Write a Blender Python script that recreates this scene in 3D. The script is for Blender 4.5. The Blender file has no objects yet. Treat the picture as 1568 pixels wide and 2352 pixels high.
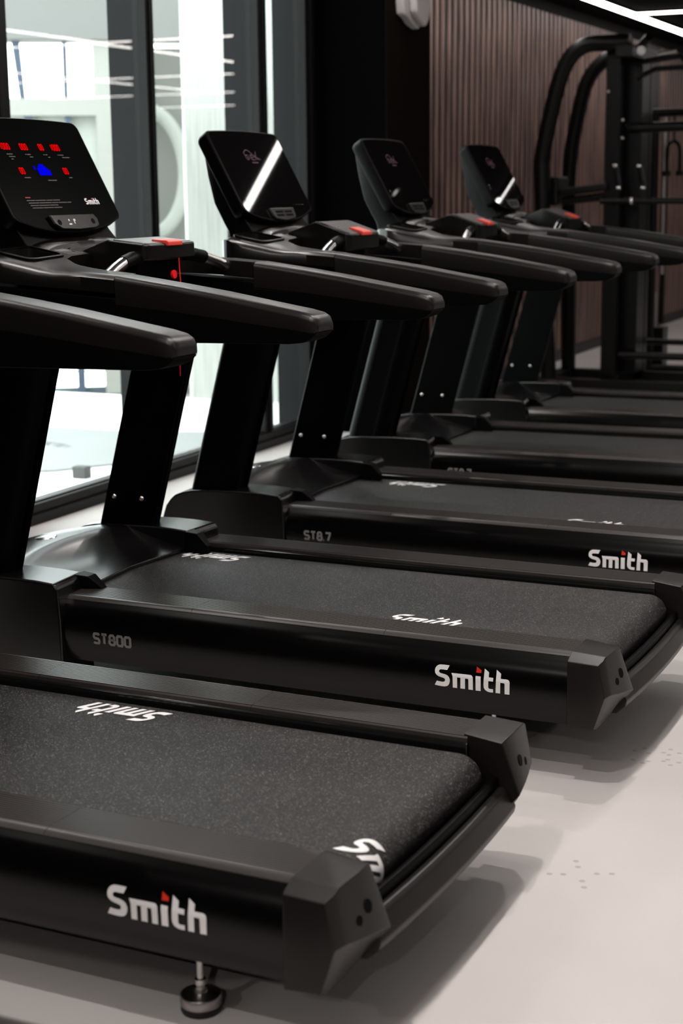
import bpy, bmesh, math, random
from mathutils import Vector, Matrix
random.seed(7)
S = bpy.context.scene
COL = S.collection
PI = math.pi

# ------------------------------------------------------------------ camera
cam_d = bpy.data.cameras.new('camera')
cam = bpy.data.objects.new('camera', cam_d)
COL.objects.link(cam)
cam_d.sensor_fit = 'VERTICAL'
cam_d.sensor_height = 36.0
cam_d.sensor_width = 24.0
cam_d.lens = 3701.8 * 36.0 / 2352.0
R_ = Vector((0.9109528, 0.41238193, -0.01030255))
U_ = Vector((-0.07240449, 0.18442946, 0.98017517))
F_ = Vector((-0.40610662, 0.89214736, -0.19786484))
cam.matrix_world = Matrix(((R_.x, U_.x, -F_.x, 1.05198), (R_.y, U_.y, -F_.y, -2.21367), (R_.z, U_.z, -F_.z, 1.41586), (0, 0, 0, 1)))
cam_d.clip_start = 0.05
cam_d.clip_end = 200
cam_d.dof.use_dof = True
cam_d.dof.focus_distance = 4.1
cam_d.dof.aperture_fstop = 4.0
S.camera = cam

# ------------------------------------------------------------------ world, exposure
W = bpy.data.worlds.new('world')
S.world = W
W.use_nodes = True
wb = W.node_tree.nodes['Background']
wb.inputs[0].default_value = (0.93, 0.97, 1.0, 1)
wb.inputs[1].default_value = 6.0
S.view_settings.view_transform = 'Standard'
S.view_settings.look = 'None'
S.view_settings.gamma = 1
S.view_settings.exposure = 0.0
S.view_settings.use_curve_mapping = False
S.cycles.use_denoising = True
S.cycles.max_bounces = 8
S.cycles.transparent_max_bounces = 16
STRIP_POWER = 9.5
SPOT_POWER = 20.0
LAMP_WARM = (1.0, 0.935, 0.90)


# ------------------------------------------------------------------ materials
def mat(name, col, rough=0.5, metal=0.0, spec=0.5, emit=None, es=0.0, coat=0.0):
    m = bpy.data.materials.new(name)
    m.use_nodes = True
    b = m.node_tree.nodes['Principled BSDF']
    b.inputs['Base Color'].default_value = (col[0], col[1], col[2], 1)
    b.inputs['Roughness'].default_value = rough
    b.inputs['Metallic'].default_value = metal
    b.inputs['Specular IOR Level'].default_value = spec
    b.inputs['Coat Weight'].default_value = coat
    b.inputs['Coat Roughness'].default_value = 0.05
    if emit:
        b.inputs['Emission Color'].default_value = (emit[0], emit[1], emit[2], 1)
        b.inputs['Emission Strength'].default_value = es
    return m


def nn(m, t, **kw):
    n = m.node_tree.nodes.new(t)
    for k, v in kw.items():
        setattr(n, k, v)
    return n


def lk(m, a, b):
    m.node_tree.links.new(a, b)


def bump(m, scale, strength, dist=0.001, detail=2.0, kind='ShaderNodeTexNoise', stretch=None):
    b = m.node_tree.nodes['Principled BSDF']
    tc = nn(m, 'ShaderNodeTexCoord')
    mp = nn(m, 'ShaderNodeMapping')
    if stretch:
        mp.inputs['Scale'].default_value = stretch
    t = nn(m, kind)
    t.inputs['Scale'].default_value = scale
    if kind == 'ShaderNodeTexNoise':
        t.inputs['Detail'].default_value = detail
    bp = nn(m, 'ShaderNodeBump')
    bp.inputs['Strength'].default_value = strength
    bp.inputs['Distance'].default_value = dist
    lk(m, tc.outputs['Object'], mp.inputs[0])
    lk(m, mp.outputs[0], t.inputs['Vector'])
    lk(m, t.outputs[0], bp.inputs['Height'])
    lk(m, bp.outputs[0], b.inputs['Normal'])
    return t


def colnoise(m, c1, c2, scale, stretch=(1, 1, 1), detail=4.0, lo=0.35, hi=0.65):
    b = m.node_tree.nodes['Principled BSDF']
    tc = nn(m, 'ShaderNodeTexCoord')
    mp = nn(m, 'ShaderNodeMapping')
    mp.inputs['Scale'].default_value = stretch
    t = nn(m, 'ShaderNodeTexNoise')
    t.inputs['Scale'].default_value = scale
    t.inputs['Detail'].default_value = detail
    r = nn(m, 'ShaderNodeValToRGB')
    r.color_ramp.elements[0].position = lo
    r.color_ramp.elements[0].color = (*c1, 1)
    r.color_ramp.elements[1].position = hi
    r.color_ramp.elements[1].color = (*c2, 1)
    lk(m, tc.outputs['Object'], mp.inputs[0])
    lk(m, mp.outputs[0], t.inputs['Vector'])
    lk(m, t.outputs[0], r.inputs[0])
    lk(m, r.outputs[0], b.inputs['Base Color'])


M = {}
M['plastic'] = mat('moulded_black_plastic', (0.0040, 0.0031, 0.0029), 0.28, spec=0.38)
bump(M['plastic'], 900, 0.12, 0.0004)
M['cap'] = mat('rubbery_black_cap_plastic', (0.0085, 0.0066, 0.0061), 0.36, spec=0.3)
bump(M['cap'], 900, 0.12, 0.0004)
M['hood'] = mat('satin_hood_plastic', (0.003, 0.0026, 0.0026), 0.25, spec=0.6)
M['plastic2'] = mat('matte_black_plastic', (0.0018, 0.0015, 0.0015), 0.42, spec=0.07)
M['sleeve'] = mat('soft_grip_rubber', (0.0055, 0.0043, 0.0040), 0.32, spec=0.35)
bump(M['sleeve'], 1400, 0.35, 0.0005)
M['shell'] = mat('dark_shell_plastic', (0.0008, 0.0007, 0.0007), 0.5, spec=0.06)
M['skirt'] = mat('satin_black_paint', (0.0012, 0.001, 0.001), 0.24, spec=0.28)
M['post'] = mat('powder_coated_black_steel', (0.0008, 0.0008, 0.00085), 0.45, spec=0.05)
M['rail'] = mat('ribbed_black_aluminium', (0.036, 0.030, 0.0285), 0.34, spec=0.5)
M['gloss'] = mat('glossy_black_edge', (0.006, 0.006, 0.006), 0.13)
M['belt'] = mat('textured_running_belt', (0.008, 0.007, 0.007), 0.45, spec=0.45)
bump(M['belt'], 420, 1.0, 0.0026, 3.0)
bb_ = M['belt'].node_tree.nodes['Principled BSDF']
_tc = nn(M['belt'], 'ShaderNodeTexCoord')
_vo = nn(M['belt'], 'ShaderNodeTexVoronoi')
_vo.inputs['Scale'].default_value = 470
_sp = nn(M['belt'], 'ShaderNodeSeparateColor')
_cr = nn(M['belt'], 'ShaderNodeValToRGB')
_cr.color_ramp.elements[0].position = 0.0
_cr.color_ramp.elements[0].color = (0.0025, 0.0022, 0.0022, 1)
_cr.color_ramp.elements[1].position = 0.80
_cr.color_ramp.elements[1].color = (0.013, 0.0115, 0.0112, 1)
_e = _cr.color_ramp.elements.new(0.90)
_e.color = (0.045, 0.041, 0.040, 1)
_e = _cr.color_ramp.elements.new(1.0)
_e.color = (0.20, 0.19, 0.185, 1)
lk(M['belt'], _tc.outputs['Object'], _vo.inputs['Vector'])
lk(M['belt'], _vo.outputs['Color'], _sp.inputs[0])
lk(M['belt'], _sp.outputs[0], _cr.inputs[0])
lk(M['belt'], _cr.outputs[0], bb_.inputs['Base Color'])
M['white'] = mat('white_lettering', (0.92, 0.90, 0.89), 0.45)
M['grey_print'] = mat('grey_lettering', (0.20, 0.195, 0.19), 0.45)
M['red_print'] = mat('red_lettering', (0.75, 0.03, 0.01), 0.4)
M['dim_print'] = mat('faint_print', (0.09, 0.08, 0.08), 0.5)
M['dim_red'] = mat('faint_red_print', (0.25, 0.01, 0.01), 0.5)
M['glassblack'] = mat('black_display_glass', (0.004, 0.0035, 0.0035), 0.025, spec=1.0)
M['ledglass'] = mat('black_overlay_film', (0.0004, 0.0004, 0.0004), 0.3, spec=0.02)
M['red_led'] = mat('red_led', (0.0, 0, 0), 0.9, spec=0.0, emit=(1, 0.0, 0.0), es=1.0)
M['blue_led'] = mat('blue_led', (0, 0, 0.0), 0.9, spec=0.0, emit=(0.0, 0.0, 1), es=1.2)
M['lcd_logo'] = mat('mauve_screen_print', (0.02, 0.01, 0.015), 0.5, emit=(0.12, 0.05, 0.075), es=0.5)
M['film'] = mat('grey_keypad_film', (0.03, 0.027, 0.027), 0.45, spec=0.3)
M['film_gloss'] = mat('glossy_keypad_film', (0.05, 0.05, 0.05), 0.38, spec=1.0)
M['button'] = mat('red_stop_button', (0.62, 0.045, 0.03), 0.35)
M['cord'] = mat('red_cord', (0.75, 0.0, 0.008), 0.5)
M['chrome'] = mat('chrome', (0.62, 0.6, 0.58), 0.2, metal=1.0)
M['steel'] = mat('brushed_steel', (0.45, 0.42, 0.40), 0.3, metal=1.0)
M['rubber'] = mat('black_rubber', (0.008, 0.008, 0.008), 0.6)
M['hole'] = mat('dark_recess', (0.002, 0.002, 0.002), 0.8, spec=0.1)
M['gym'] = mat('black_gym_steel', (0.002, 0.0017, 0.0016), 0.36, spec=0.25)
M['pad'] = mat('black_vinyl', (0.004, 0.0035, 0.0035), 0.45, spec=0.25)
M['frame'] = mat('anthracite_window_frame', (0.005, 0.0048, 0.0048), 0.4, spec=0.15)
M['fin'] = mat('grey_outer_fin', (0.007, 0.007, 0.0075), 0.5, spec=0.12)
M['blackwall'] = mat('black_wall_paint', (0.0018, 0.0016, 0.0019), 0.8, spec=0.0)
M['brownwall'] = mat('dark_brown_column_paint', (0.008, 0.0062, 0.0052), 0.8, spec=0.0)
M['ceil'] = mat('black_ceiling_paint', (0.0025, 0.0024, 0.0024), 0.9, spec=0.05)
M['slat'] = mat('stained_slat_wood', (0.10, 0.06, 0.05), 0.30, spec=0.5)
colnoise(M['slat'], (0.13, 0.080, 0.067), (0.33, 0.205, 0.170), 3.0, (2.0, 9.0, 0.6), 6.0)
M['slatback'] = mat('black_slat_backing', (0.006, 0.005, 0.005), 0.8, spec=0.2)
M['base'] = mat('dark_skirting', (0.012, 0.010, 0.009), 0.6)
M['panel'] = mat('dark_maroon_panel', (0.020, 0.015, 0.015), 0.5)
M['strip'] = mat('led_strip_diffuser', (1, 1, 1), 0.5, emit=LAMP_WARM, es=STRIP_POWER)
M['fixture'] = mat('white_fixture_plastic', (0.46, 0.43, 0.42), 0.5)
M['floor'] = mat('pale_grey_sheet_floor', (0.62, 0.60, 0.59), 0.42, spec=0.35)
M['concrete'] = mat('board_formed_concrete', (0.6, 0.6, 0.56), 0.8)
colnoise(M['concrete'], (0.62, 0.64, 0.60), (0.80, 0.82, 0.77), 6.0, (3, 5.0, 0.35), 8.0, 0.3, 0.6)
M['cream'] = mat('cream_render', (0.31, 0.31, 0.29), 0.9)
M['grey_render'] = mat('grey_render', (0.22, 0.22, 0.21), 0.9)
M['soffit'] = mat('pale_soffit', (0.18, 0.18, 0.176), 0.9)
M['blue_frame'] = mat('blue_grey_frame', (0.05, 0.07, 0.11), 0.5)
M['blue_pane'] = mat('pale_blue_panel', (0.09, 0.12, 0.14), 0.4)
M['teal'] = mat('dark_teal_paint', (0.008, 0.03, 0.028), 0.5)
M['awning'] = mat('pale_mint_sheet', (0.23, 0.245, 0.245), 0.6)
M['deck'] = mat('white_paving', (0.95, 0.96, 0.95), 0.7)
M['arch'] = mat('pale_plaster_ring', (0.36, 0.37, 0.345), 0.7)
M['awn_text'] = mat('grey_sheet_print', (0.10, 0.112, 0.11), 0.7)
M['dark_box'] = mat('dark_grey_box_paint', (0.03, 0.032, 0.031), 0.7)
M['pale_blind'] = mat('pale_blind_cloth', (0.5, 0.52, 0.48), 0.9)
M['green'] = mat('leaf_green', (0.36, 0.55, 0.28), 0.8)

# floor with faint roundel marks
fm = M['floor']
fb = fm.node_tree.nodes['Principled BSDF']
tc = nn(fm, 'ShaderNodeTexCoord')
dots = [(.165, .923), (.177, .896), (.132, .839), (.159, .848), (.223, .878), (.252, .89), (.205, .831), (.217, .803),
        (.108, 1.645), (.128, 1.671), (.146, 1.64), (.121, 1.578), (.15, 1.565), (.159, 1.582), (.191, 1.688), (.18, 1.658),
        (.217, 1.669), (.196, 1.647), (.201, 1.612), (.194, 1.597), (.231, 1.602), (.216, 1.576)]
prev = None
for dx, dy in dots:
    v = nn(fm, 'ShaderNodeVectorMath', operation='DISTANCE')
    lk(fm, tc.outputs['Object'], v.inputs[0])
    v.inputs[1].default_value = (dx, dy, 0)
    if prev is None:
        prev = v.outputs['Value']
    else:
        mn = nn(fm, 'ShaderNodeMath', operation='MINIMUM')
        lk(fm, prev, mn.inputs[0])
        lk(fm, v.outputs['Value'], mn.inputs[1])
        prev = mn.outputs[0]
mr = nn(fm, 'ShaderNodeMapRange')
mr.inputs['From Min'].default_value = 0.0050
mr.inputs['From Max'].default_value = 0.0078
lk(fm, prev, mr.inputs['Value'])
n1 = nn(fm, 'ShaderNodeTexNoise')
n1.inputs['Scale'].default_value = 1.3
n1.inputs['Detail'].default_value = 5
lk(fm, tc.outputs['Object'], n1.inputs['Vector'])
cr = nn(fm, 'ShaderNodeValToRGB')
cr.color_ramp.elements[0].color = (0.60, 0.565, 0.545, 1)
cr.color_ramp.elements[1].color = (0.68, 0.645, 0.625, 1)
cr.color_ramp.elements[0].position = 0.3
cr.color_ramp.elements[1].position = 0.7
lk(fm, n1.outputs[0], cr.inputs[0])
mx = nn(fm, 'ShaderNodeMix', data_type='RGBA')
lk(fm, mr.outputs[0], mx.inputs[0])
mx.inputs[6].default_value = (0.46, 0.44, 0.42, 1)
lk(fm, cr.outputs[0], mx.inputs[7])
lk(fm, mx.outputs[2], fb.inputs['Base Color'])

# window glass: clear with a Fresnel reflection
g = bpy.data.materials.new('window_glass')
g.use_nodes = True
g.node_tree.nodes.clear()
go = nn(g, 'ShaderNodeOutputMaterial')
gm = nn(g, 'ShaderNodeMixShader')
gt = nn(g, 'ShaderNodeBsdfTransparent')
gt.inputs[0].default_value = (0.93, 0.96, 0.94, 1)
gg = nn(g, 'ShaderNodeBsdfGlossy')
gg.inputs['Roughness'].default_value = 0.0
gf = nn(g, 'ShaderNodeFresnel')
gf.inputs[0].default_value = 1.5
# both faces of the pane reflect alike (the node inverts the index on back faces)
gq = nn(g, 'ShaderNodeNewGeometry')
gr = nn(g, 'ShaderNodeMapRange')
gr.inputs['To Min'].default_value = 1.5
gr.inputs['To Max'].default_value = 1 / 1.5
lk(g, gq.outputs['Backfacing'], gr.inputs['Value'])
lk(g, gr.outputs[0], gf.inputs['IOR'])
lk(g, gf.outputs[0], gm.inputs[0])
lk(g, gt.outputs[0], gm.inputs[1])
lk(g, gg.outputs[0], gm.inputs[2])
lk(g, gm.outputs[0], go.inputs[0])
M['glass'] = g


# ------------------------------------------------------------------ geometry helpers
def B():
    return bmesh.new()


def box(bm, x0, x1, y0, y1, z0, z1):
    vs = [bm.verts.new((x, y, z)) for x in (x0, x1) for y in (y0, y1) for z in (z0, z1)]
    for f in ((0, 1, 3, 2), (4, 6, 7, 5), (0, 4, 5, 1), (2, 3, 7, 6), (0, 2, 6, 4), (1, 5, 7, 3)):
        bm.faces.new([vs[i] for i in f])
    return vs


def prism(bm, pts, axis, a, b):
    """pts: 2-D polygon; axis 'x' -> (y,z), 'y' -> (x,z), 'z' -> (x,y)"""
    def P(p, t):
        return {'x': (t, p[0], p[1]), 'y': (p[0], t, p[1]), 'z': (p[0], p[1], t)}[axis]
    A = [bm.verts.new(P(p, a)) for p in pts]
    C = [bm.verts.new(P(p, b)) for p in pts]
    n = len(pts)
    for i in range(n):
        bm.faces.new((A[i], A[(i + 1) % n], C[(i + 1) % n], C[i]))
    bm.faces.new(A[::-1])
    bm.faces.new(C)
    return A + C


def loft(bm, rings, caps=True, closed=False):
    V = [[bm.verts.new(p) for p in r] for r in rings]
    n = len(rings[0])
    m = len(V)
    for k in range(m if closed else m - 1):
        a, b = V[k], V[(k + 1) % m]
        for i in range(n):
            bm.faces.new((a[i], a[(i + 1) % n], b[(i + 1) % n], b[i]))
    if caps and not closed:
        bm.faces.new(V[0][::-1])
        bm.faces.new(V[-1])


def smooth_path(pts, k=6):
    pts = [Vector(p) for p in pts]
    out = []
    for i in range(len(pts) - 1):
        p0 = pts[max(i - 1, 0)]
        p1, p2 = pts[i], pts[i + 1]
        p3 = pts[min(i + 2, len(pts) - 1)]
        for j in range(k):
            t = j / k
            out.append(0.5 * ((2 * p1) + (-p0 + p2) * t + (2 * p0 - 5 * p1 + 4 * p2 - p3) * t * t + (-p0 + 3 * p1 - 3 * p2 + p3) * t ** 3))
    out.append(pts[-1])
    return out


def tube(bm, pts, r, n=16, smooth=0, sx=1.0):
    pts = smooth_path(pts, smooth) if smooth else [Vector(p) for p in pts]
    rings = []
    up = None
    for i, p in enumerate(pts):
        d = (pts[min(i + 1, len(pts) - 1)] - pts[max(i - 1, 0)]).normalized()
        if up is None:
            up = Vector((0, 0, 1)) if abs(d.z) < 0.9 else Vector((0, 1, 0))
        s = d.cross(up).normalized()
        up = s.cross(d).normalized()
        rr = r[i] if isinstance(r, (list, tuple)) else r
        rings.append([p + s * (rr * sx * math.cos(2 * PI * j / n)) + up * (rr * math.sin(2 * PI * j / n)) for j in range(n)])
    loft(bm, rings)


def lathe(bm, prof, c=(0, 0, 0), n=28, axis='z'):
    rings = []
    for r, h in prof:
        rg = []
        for j in range(n):
            a = 2 * PI * j / n
            q = (r * math.cos(a), r * math.sin(a), h)
            if axis == 'y':
                q = (q[0], q[2], q[1])
            elif axis == 'x':
                q = (q[2], q[0], q[1])
            rg.append(Vector(c) + Vector(q))
        rings.append(rg)
    loft(bm, rings)


def recut(bm, axis, vals):
    no = {'x': (1, 0, 0), 'y': (0, 1, 0), 'z': (0, 0, 1)}[axis]
    for v in vals:
        bmesh.ops.bisect_plane(bm, geom=bm.verts[:] + bm.edges[:] + bm.faces[:], plane_co=tuple(c * v for c in no), plane_no=no)


def slab(plan, ztop, zbot, cx=(), cy=()):
    bm = B()
    prism(bm, plan, 'z', 0, 1)
    recut(bm, 'x', cx)
    recut(bm, 'y', cy)
    for v in bm.verts:
        x, y = v.co.x, v.co.y
        v.co.z = ztop(x, y) if v.co.z > 0.5 else zbot(x, y)
    return bm


def rrect(x0, x1, y0, y1, r, n=6):
    out = []
    for cx, cy, a0 in ((x1 - r, y1 - r, 0), (x0 + r, y1 - r, 90), (x0 + r, y0 + r, 180), (x1 - r, y0 + r, 270)):
        for i in range(n + 1):
            a = math.radians(a0 + 90 * i / n)
            out.append((cx + r * math.cos(a), cy + r * math.sin(a)))
    return out


def mirror_y(bm, c):
    for v in bm.verts:
        v.co.y = 2 * c - v.co.y
    return bm


CACHE = {}


def mesh_of(key, fn, m):
    if key in CACHE:
        return CACHE[key]
    bm = fn() if callable(fn) else fn
    bmesh.ops.remove_doubles(bm, verts=bm.verts, dist=1e-6)
    bmesh.ops.recalc_face_normals(bm, faces=bm.faces)
    for f in bm.faces:
        f.smooth = True
    me = bpy.data.meshes.new(key)
    bm.to_mesh(me)
    bm.free()
    me.materials.append(m)
    CACHE[key] = me
    return me


def obj(name, fn, m, parent=None, bevel=0.0, seg=3, key=None, angle=30, label=None, flat=False):
    me = mesh_of(key or name + str(len(CACHE)), fn, m)
    o = bpy.data.objects.new(name, me)
    COL.objects.link(o)
    if parent:
        o.parent = parent
    if flat:
        for p in me.polygons:
            p.use_smooth = False
    elif bevel:
        b = o.modifiers.new('bevel', 'BEVEL')
        b.width = bevel
        b.segments = seg
        b.limit_method = 'ANGLE'
        b.angle_limit = math.radians(angle)
        b.harden_normals = True
        b.use_clamp_overlap = True
    else:
        me.set_sharp_from_angle(angle=math.radians(angle))
    if label:
        o['label'] = label
    return o


def thing(name, label, cat, loc=(0, 0, 0), rz=0.0, group=None):
    o = bpy.data.objects.new(name, None)
    o.empty_display_size = 0.1
    COL.objects.link(o)
    o.location = loc
    o.rotation_euler = (0, 0, rz)
    o['label'] = label
    o['category'] = cat
    if group:
        o['group'] = group
    return o


def tag(o, label, cat, group=None, kind=None):
    o['label'] = label
    o['category'] = cat
    if group:
        o['group'] = group
    if kind:
        o['kind'] = kind
    return o


def struct(name, fn, m, label, parent=None, bevel=0.0, **k):
    o = obj(name, fn, m, parent, bevel, **k)
    if parent is None:
        o['kind'] = 'structure'
        o['label'] = label
        o['category'] = name.rsplit('_', 1)[0]
    return o


def bbox(*a):
    bm = B()
    box(bm, *a)
    return bm


# ------------------------------------------------------------------ lettering (flat outlines in a 2-D frame)
# the maker's word mark: outlines in a frame 1142 units wide
WM = {
 'S': [(417,168),(384,235),(330,229),(290,224),(268,229),(258,246),(262,264),(278,277),(310,286),(345,294),(385,310),(412,337),(426,375),(425,415),(412,450),(388,474),(350,483),(310,481),(250,471),(190,457),(224,394),(270,405),(315,412),(342,408),(353,388),(350,368),(335,355),(300,343),(255,328),(220,303),(199,272),(193,238),(200,203),(220,175),(245,160),(275,153),(330,157)],
 'm': [(450,277),(600,292),(745,308),(765,318),(780,345),(780,535),(712,527),(711,375),(704,366),(662,360),(658,520),(588,512),(590,350),(540,344),(539,507),(470,500),(470,330),(462,305)],
 'i': [(822,320),(900,330),(898,549),(822,541)],
 't': [(955,215),(1022,270),(1020,340),(1090,350),(1088,405),(1016,396),(1014,490),(1022,508),(1040,514),(1087,518),(1086,570),(1040,567),(1000,555),(965,530),(946,495),(942,450)],
 'h': [(1137,233),(1204,290),(1202,363),(1300,374),(1325,388),(1337,415),(1333,600),(1260,592),(1261,440),(1252,428),(1196,420),(1193,583),(1124,575)],
}
WM_DOT = [(834,186),(908,240),(906,280),(830,273)]


def wm_xy(p, w, italic=0.0, hs=1.0):
    k = w / 1147.0
    x = (p[0] - 190) * k
    y = (-(p[1] - 0.116 * p[0]) + 446) * k * hs
    return x + italic * y, y


def poly_bm(polys, th=0.0):
    bm = B()
    for pl in polys:
        vs = [bm.verts.new((x, y, 0)) for x, y in pl]
        f = bm.faces.new(vs)
        if th:
            r = bmesh.ops.extrude_face_region(bm, geom=[f])
            bmesh.ops.translate(bm, verts=[v for v in r['geom'] if isinstance(v, bmesh.types.BMVert)], vec=(0, 0, th))
    bmesh.ops.triangulate(bm, faces=bm.faces)
    return bm


def wordmark(w, italic=0.0, dot=False, th=0.0, hs=1.0):
    src = [WM_DOT] if dot else list(WM.values())
    return poly_bm([[wm_xy(p, w, italic, hs) for p in pl] for pl in src], th)


def remap(bm, fn):
    for v in bm.verts:
        v.co = Vector(fn(v.co.x, v.co.y, v.co.z))
    return bm


STROKE = {
 'S': [[(1, .86), (.86, 1), (.18, 1), (0, .84), (0, .66), (.16, .53), (.84, .47), (1, .34), (1, .16), (.84, 0), (.14, 0), (0, .12)]],
 'T': [[(0, 1), (1, 1)], [(.5, 1), (.5, 0)]],
 '8': [[(.24, .53), (.07, .66), (.07, .84), (.28, 1), (.72, 1), (.93, .84), (.93, .66), (.76, .53), (.24, .53)], [(.24, .53), (0, .38), (0, .16), (.24, 0), (.76, 0), (1, .16), (1, .38), (.76, .53), (.24, .53)]],
 '0': [[(.18, 1), (.82, 1), (1, .84), (1, .16), (.82, 0), (.18, 0), (0, .16), (0, .84), (.18, 1)]],
 '1': [[(.5, 1), (.5, 0)]],
 '7': [[(0, 1), (1, 1), (1, .85), (.5, 0)]],
 '.': [[(.3, 0.02), (.6, 0.02)]],
 'G': [[(.9, .75), (.7, .95), (.25, .9), (0, .5), (.15, .1), (.6, 0), (.85, .25), (.85, .48), (.45, .48)]],
 'E': [[(1, 1), (.05, 1), (.0, 0), (1, 0)], [(0, .5), (.85, .5)]],
 'X': [[(0, 1), (1, 0)], [(0, -.1), (1.25, 1.75)]],
 'I': [[(.5, 1), (.5, 0)]],
}


def ribbon(bm, pts, w, close=False):
    pts = [Vector((p[0], p[1])) for p in pts]
    n = len(pts)
    L, Rr = [], []
    for i, p in enumerate(pts):
        if close:
            a, b = pts[(i - 1) % n], pts[(i + 1) % n]
        else:
            a, b = pts[max(i - 1, 0)], pts[min(i + 1, n - 1)]
        d1 = (p - a)
        d2 = (b - p)
        if d1.length < 1e-9:
            d1 = d2
        if d2.length < 1e-9:
            d2 = d1
        d1.normalize()
        d2.normalize()
        t = (d1 + d2)
        t = t.normalized() if t.length > 1e-6 else d1
        nrm = Vector((-t.y, t.x))
        k = w / 2 / max(0.5, nrm.dot(Vector((-d1.y, d1.x))))
        L.append(bm.verts.new((p.x + nrm.x * k, p.y + nrm.y * k, 0)))
        Rr.append(bm.verts.new((p.x - nrm.x * k, p.y - nrm.y * k, 0)))
    for i in range(n - 1 if not close else n):
        j = (i + 1) % n
        bm.faces.new((L[i], L[j], Rr[j], Rr[i]))


def stroke_text(s, h, aspect=0.62, gap=0.3, weight=0.2, slant=0.0, widths=None):
    bm = B()
    x = 0.0
    hh = h * (1 - weight)
    for k_, ch in enumerate(s):
        wd = h * aspect * (1 - weight) if ch not in '.1' else h * 0.2
        for pl in STROKE.get(ch, []):
            closed = len(pl) > 2 and pl[0] == pl[-1]
            q = [(x + px * wd + slant * (py * hh), py * hh + h * weight / 2) for px, py in (pl[:-1] if closed else pl)]
            ribbon(bm, q, h * weight, closed)
        x += wd + h * gap * (.5 if (ch == '.' or s[k_ + 1:k_ + 2] == '.') else 1)
    return bm


# ------------------------------------------------------------------ treadmill shapes (x<0 towards the window, y across, z up)
CY = 0.438


def skirt_y(z):
    P = [(.10, 0.0), (.135, -.018), (.16, -.028), (.20, -.0365), (.23, -.038), (.26, -.034), (.285, -.022), (.302, -.006), (.32, -.004)]
    for (a, ya), (b, yb) in zip(P, P[1:]):
        if z <= b:
            t = max(0, (z - a) / (b - a))
            return ya + (yb - ya) * t
    return P[-1][1]


def carve(bm, cutters):
    def tmp(b):
        bmesh.ops.recalc_face_normals(b, faces=b.faces)
        me = bpy.data.meshes.new('tmp')
        b.to_mesh(me)
        b.free()
        o = bpy.data.objects.new('tmp', me)
        COL.objects.link(o)
        return o
    base = tmp(bm)
    cs = [tmp(c) for c in cutters]
    for c in cs:
        m_ = base.modifiers.new('b', 'BOOLEAN')
        m_.operation = 'DIFFERENCE'
        m_.solver = 'EXACT'
        m_.object = c
    dg = bpy.context.evaluated_depsgraph_get()
    dg.update()
    me = bpy.data.meshes.new_from_object(base.evaluated_get(dg))
    out = B()
    out.from_mesh(me)
    for o in [base] + cs:
        d = o.data
        bpy.data.objects.remove(o)
        bpy.data.meshes.remove(d)
    bpy.data.meshes.remove(me)
    return out


def both(fn):
    return lambda side: (fn() if side == 0 else mirror_y(fn(), CY))


HC = 0.405            # centre line of the motor section


def both_hood(fn):
    return lambda side: (fn() if side == 0 else mirror_y(fn(), HC))


@both
def foot_rail_bm():
    bm = B()
    prof = [(-0.0045, .293), (-0.0045, .303), (0.001, .3085), (0.009, .3115)]
    y = 0.012
    n = 13
    pitch = (0.117 - 0.012) / n
    for i in range(n):
        prof += [(y + .0003, .3118), (y + pitch * .62, .3118), (y + pitch * .66, .3086), (y + pitch * .97, .3086)]
        y += pitch
    prof += [(0.1175, .3112), (0.121, .3080), (0.1215, .298), (0.118, .293)]
    for a, b in ((-1.454, -1.052), (-1.051, -0.491), (-0.490, 0.012)):
        prism(bm, prof, 'x', a, b)
    return bm


@both
def rail_trim_bm():
    bm = B()
    prof = [(0.1175, .3000), (0.1215, .3002), (0.1275, .2965), (0.1285, .2900), (0.1285, .262), (0.118, .262)]
    prism(bm, prof, 'x', -1.50, 0.014)
    return bm


@both
def skirt_bm():
    bm = B()
    zs = [.135, .145, .16, .18, .20, .215, .23, .245, .26, .273, .285, .294, .302]
    prof = [(skirt_y(z), z) for z in zs] + [(0.02, .302), (0.02, .135)]
    prism(bm, prof, 'x', -1.52, 0.012)
    return bm


@both
def cap_bm():
    """rear corner cap: wraps the end of side rail and skirt"""
    bm = B()
    # ring stations along y; each ring lies in x-z
    def ring(y, x0, rear, ztop, zbot):
        # rear: list of (x,z) from top to bottom on the rear side
        return [(x0, y, ztop)] + [(x, y, z) for x, z in rear] + [(x0, y, zbot)]
    rings = [
        ring(-.0455, .006, [(.070, .288), (.086, .215), (.064, .152)], .290, .146),
        ring(-.0425, .003, [(.080, .299), (.096, .220), (.070, .138)], .302, .134),
        ring(-.022, .003, [(.087, .306), (.103, .222), (.072, .134)], .311, .129),
        ring(-.008, .003, [(.088, .3125), (.106, .221), (.072, .133)], .3175, .128),
        ring(.020, .003, [(.089, .3125), (.112, .216), (.072, .133)], .3175, .128),
        ring(.060, .003, [(.090, .3115), (.119, .210), (.072, .133)], .3175, .128),
        ring(.100, .003, [(.0885, .310), (.124, .204), (.072, .134)], .3175, .130),
        ring(.116, .003, [(.086, .306), (.125, .200), (.072, .136)], .3165, .130),
    ]
    loft(bm, rings)
    return bm


def crossbar_bm():
    bm = B()
    n = 16
    rings = []
    for i in range(n + 1):
        y = .10 + (.776 - .10) * i / n
        t = (y - CY) / .34
        bow = .012 * (1 - t * t)
        x = .099 + bow
        rings.append([(x - .040, y, .212), (x - .012, y, .2145), (x - .002, y, .209), (x + .013, y, .172), (x + .010, y, .158), (x - .012, y, .138), (x - .06, y, .134), (x - .06, y, .175)])
    loft(bm, rings)
    return bm


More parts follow.
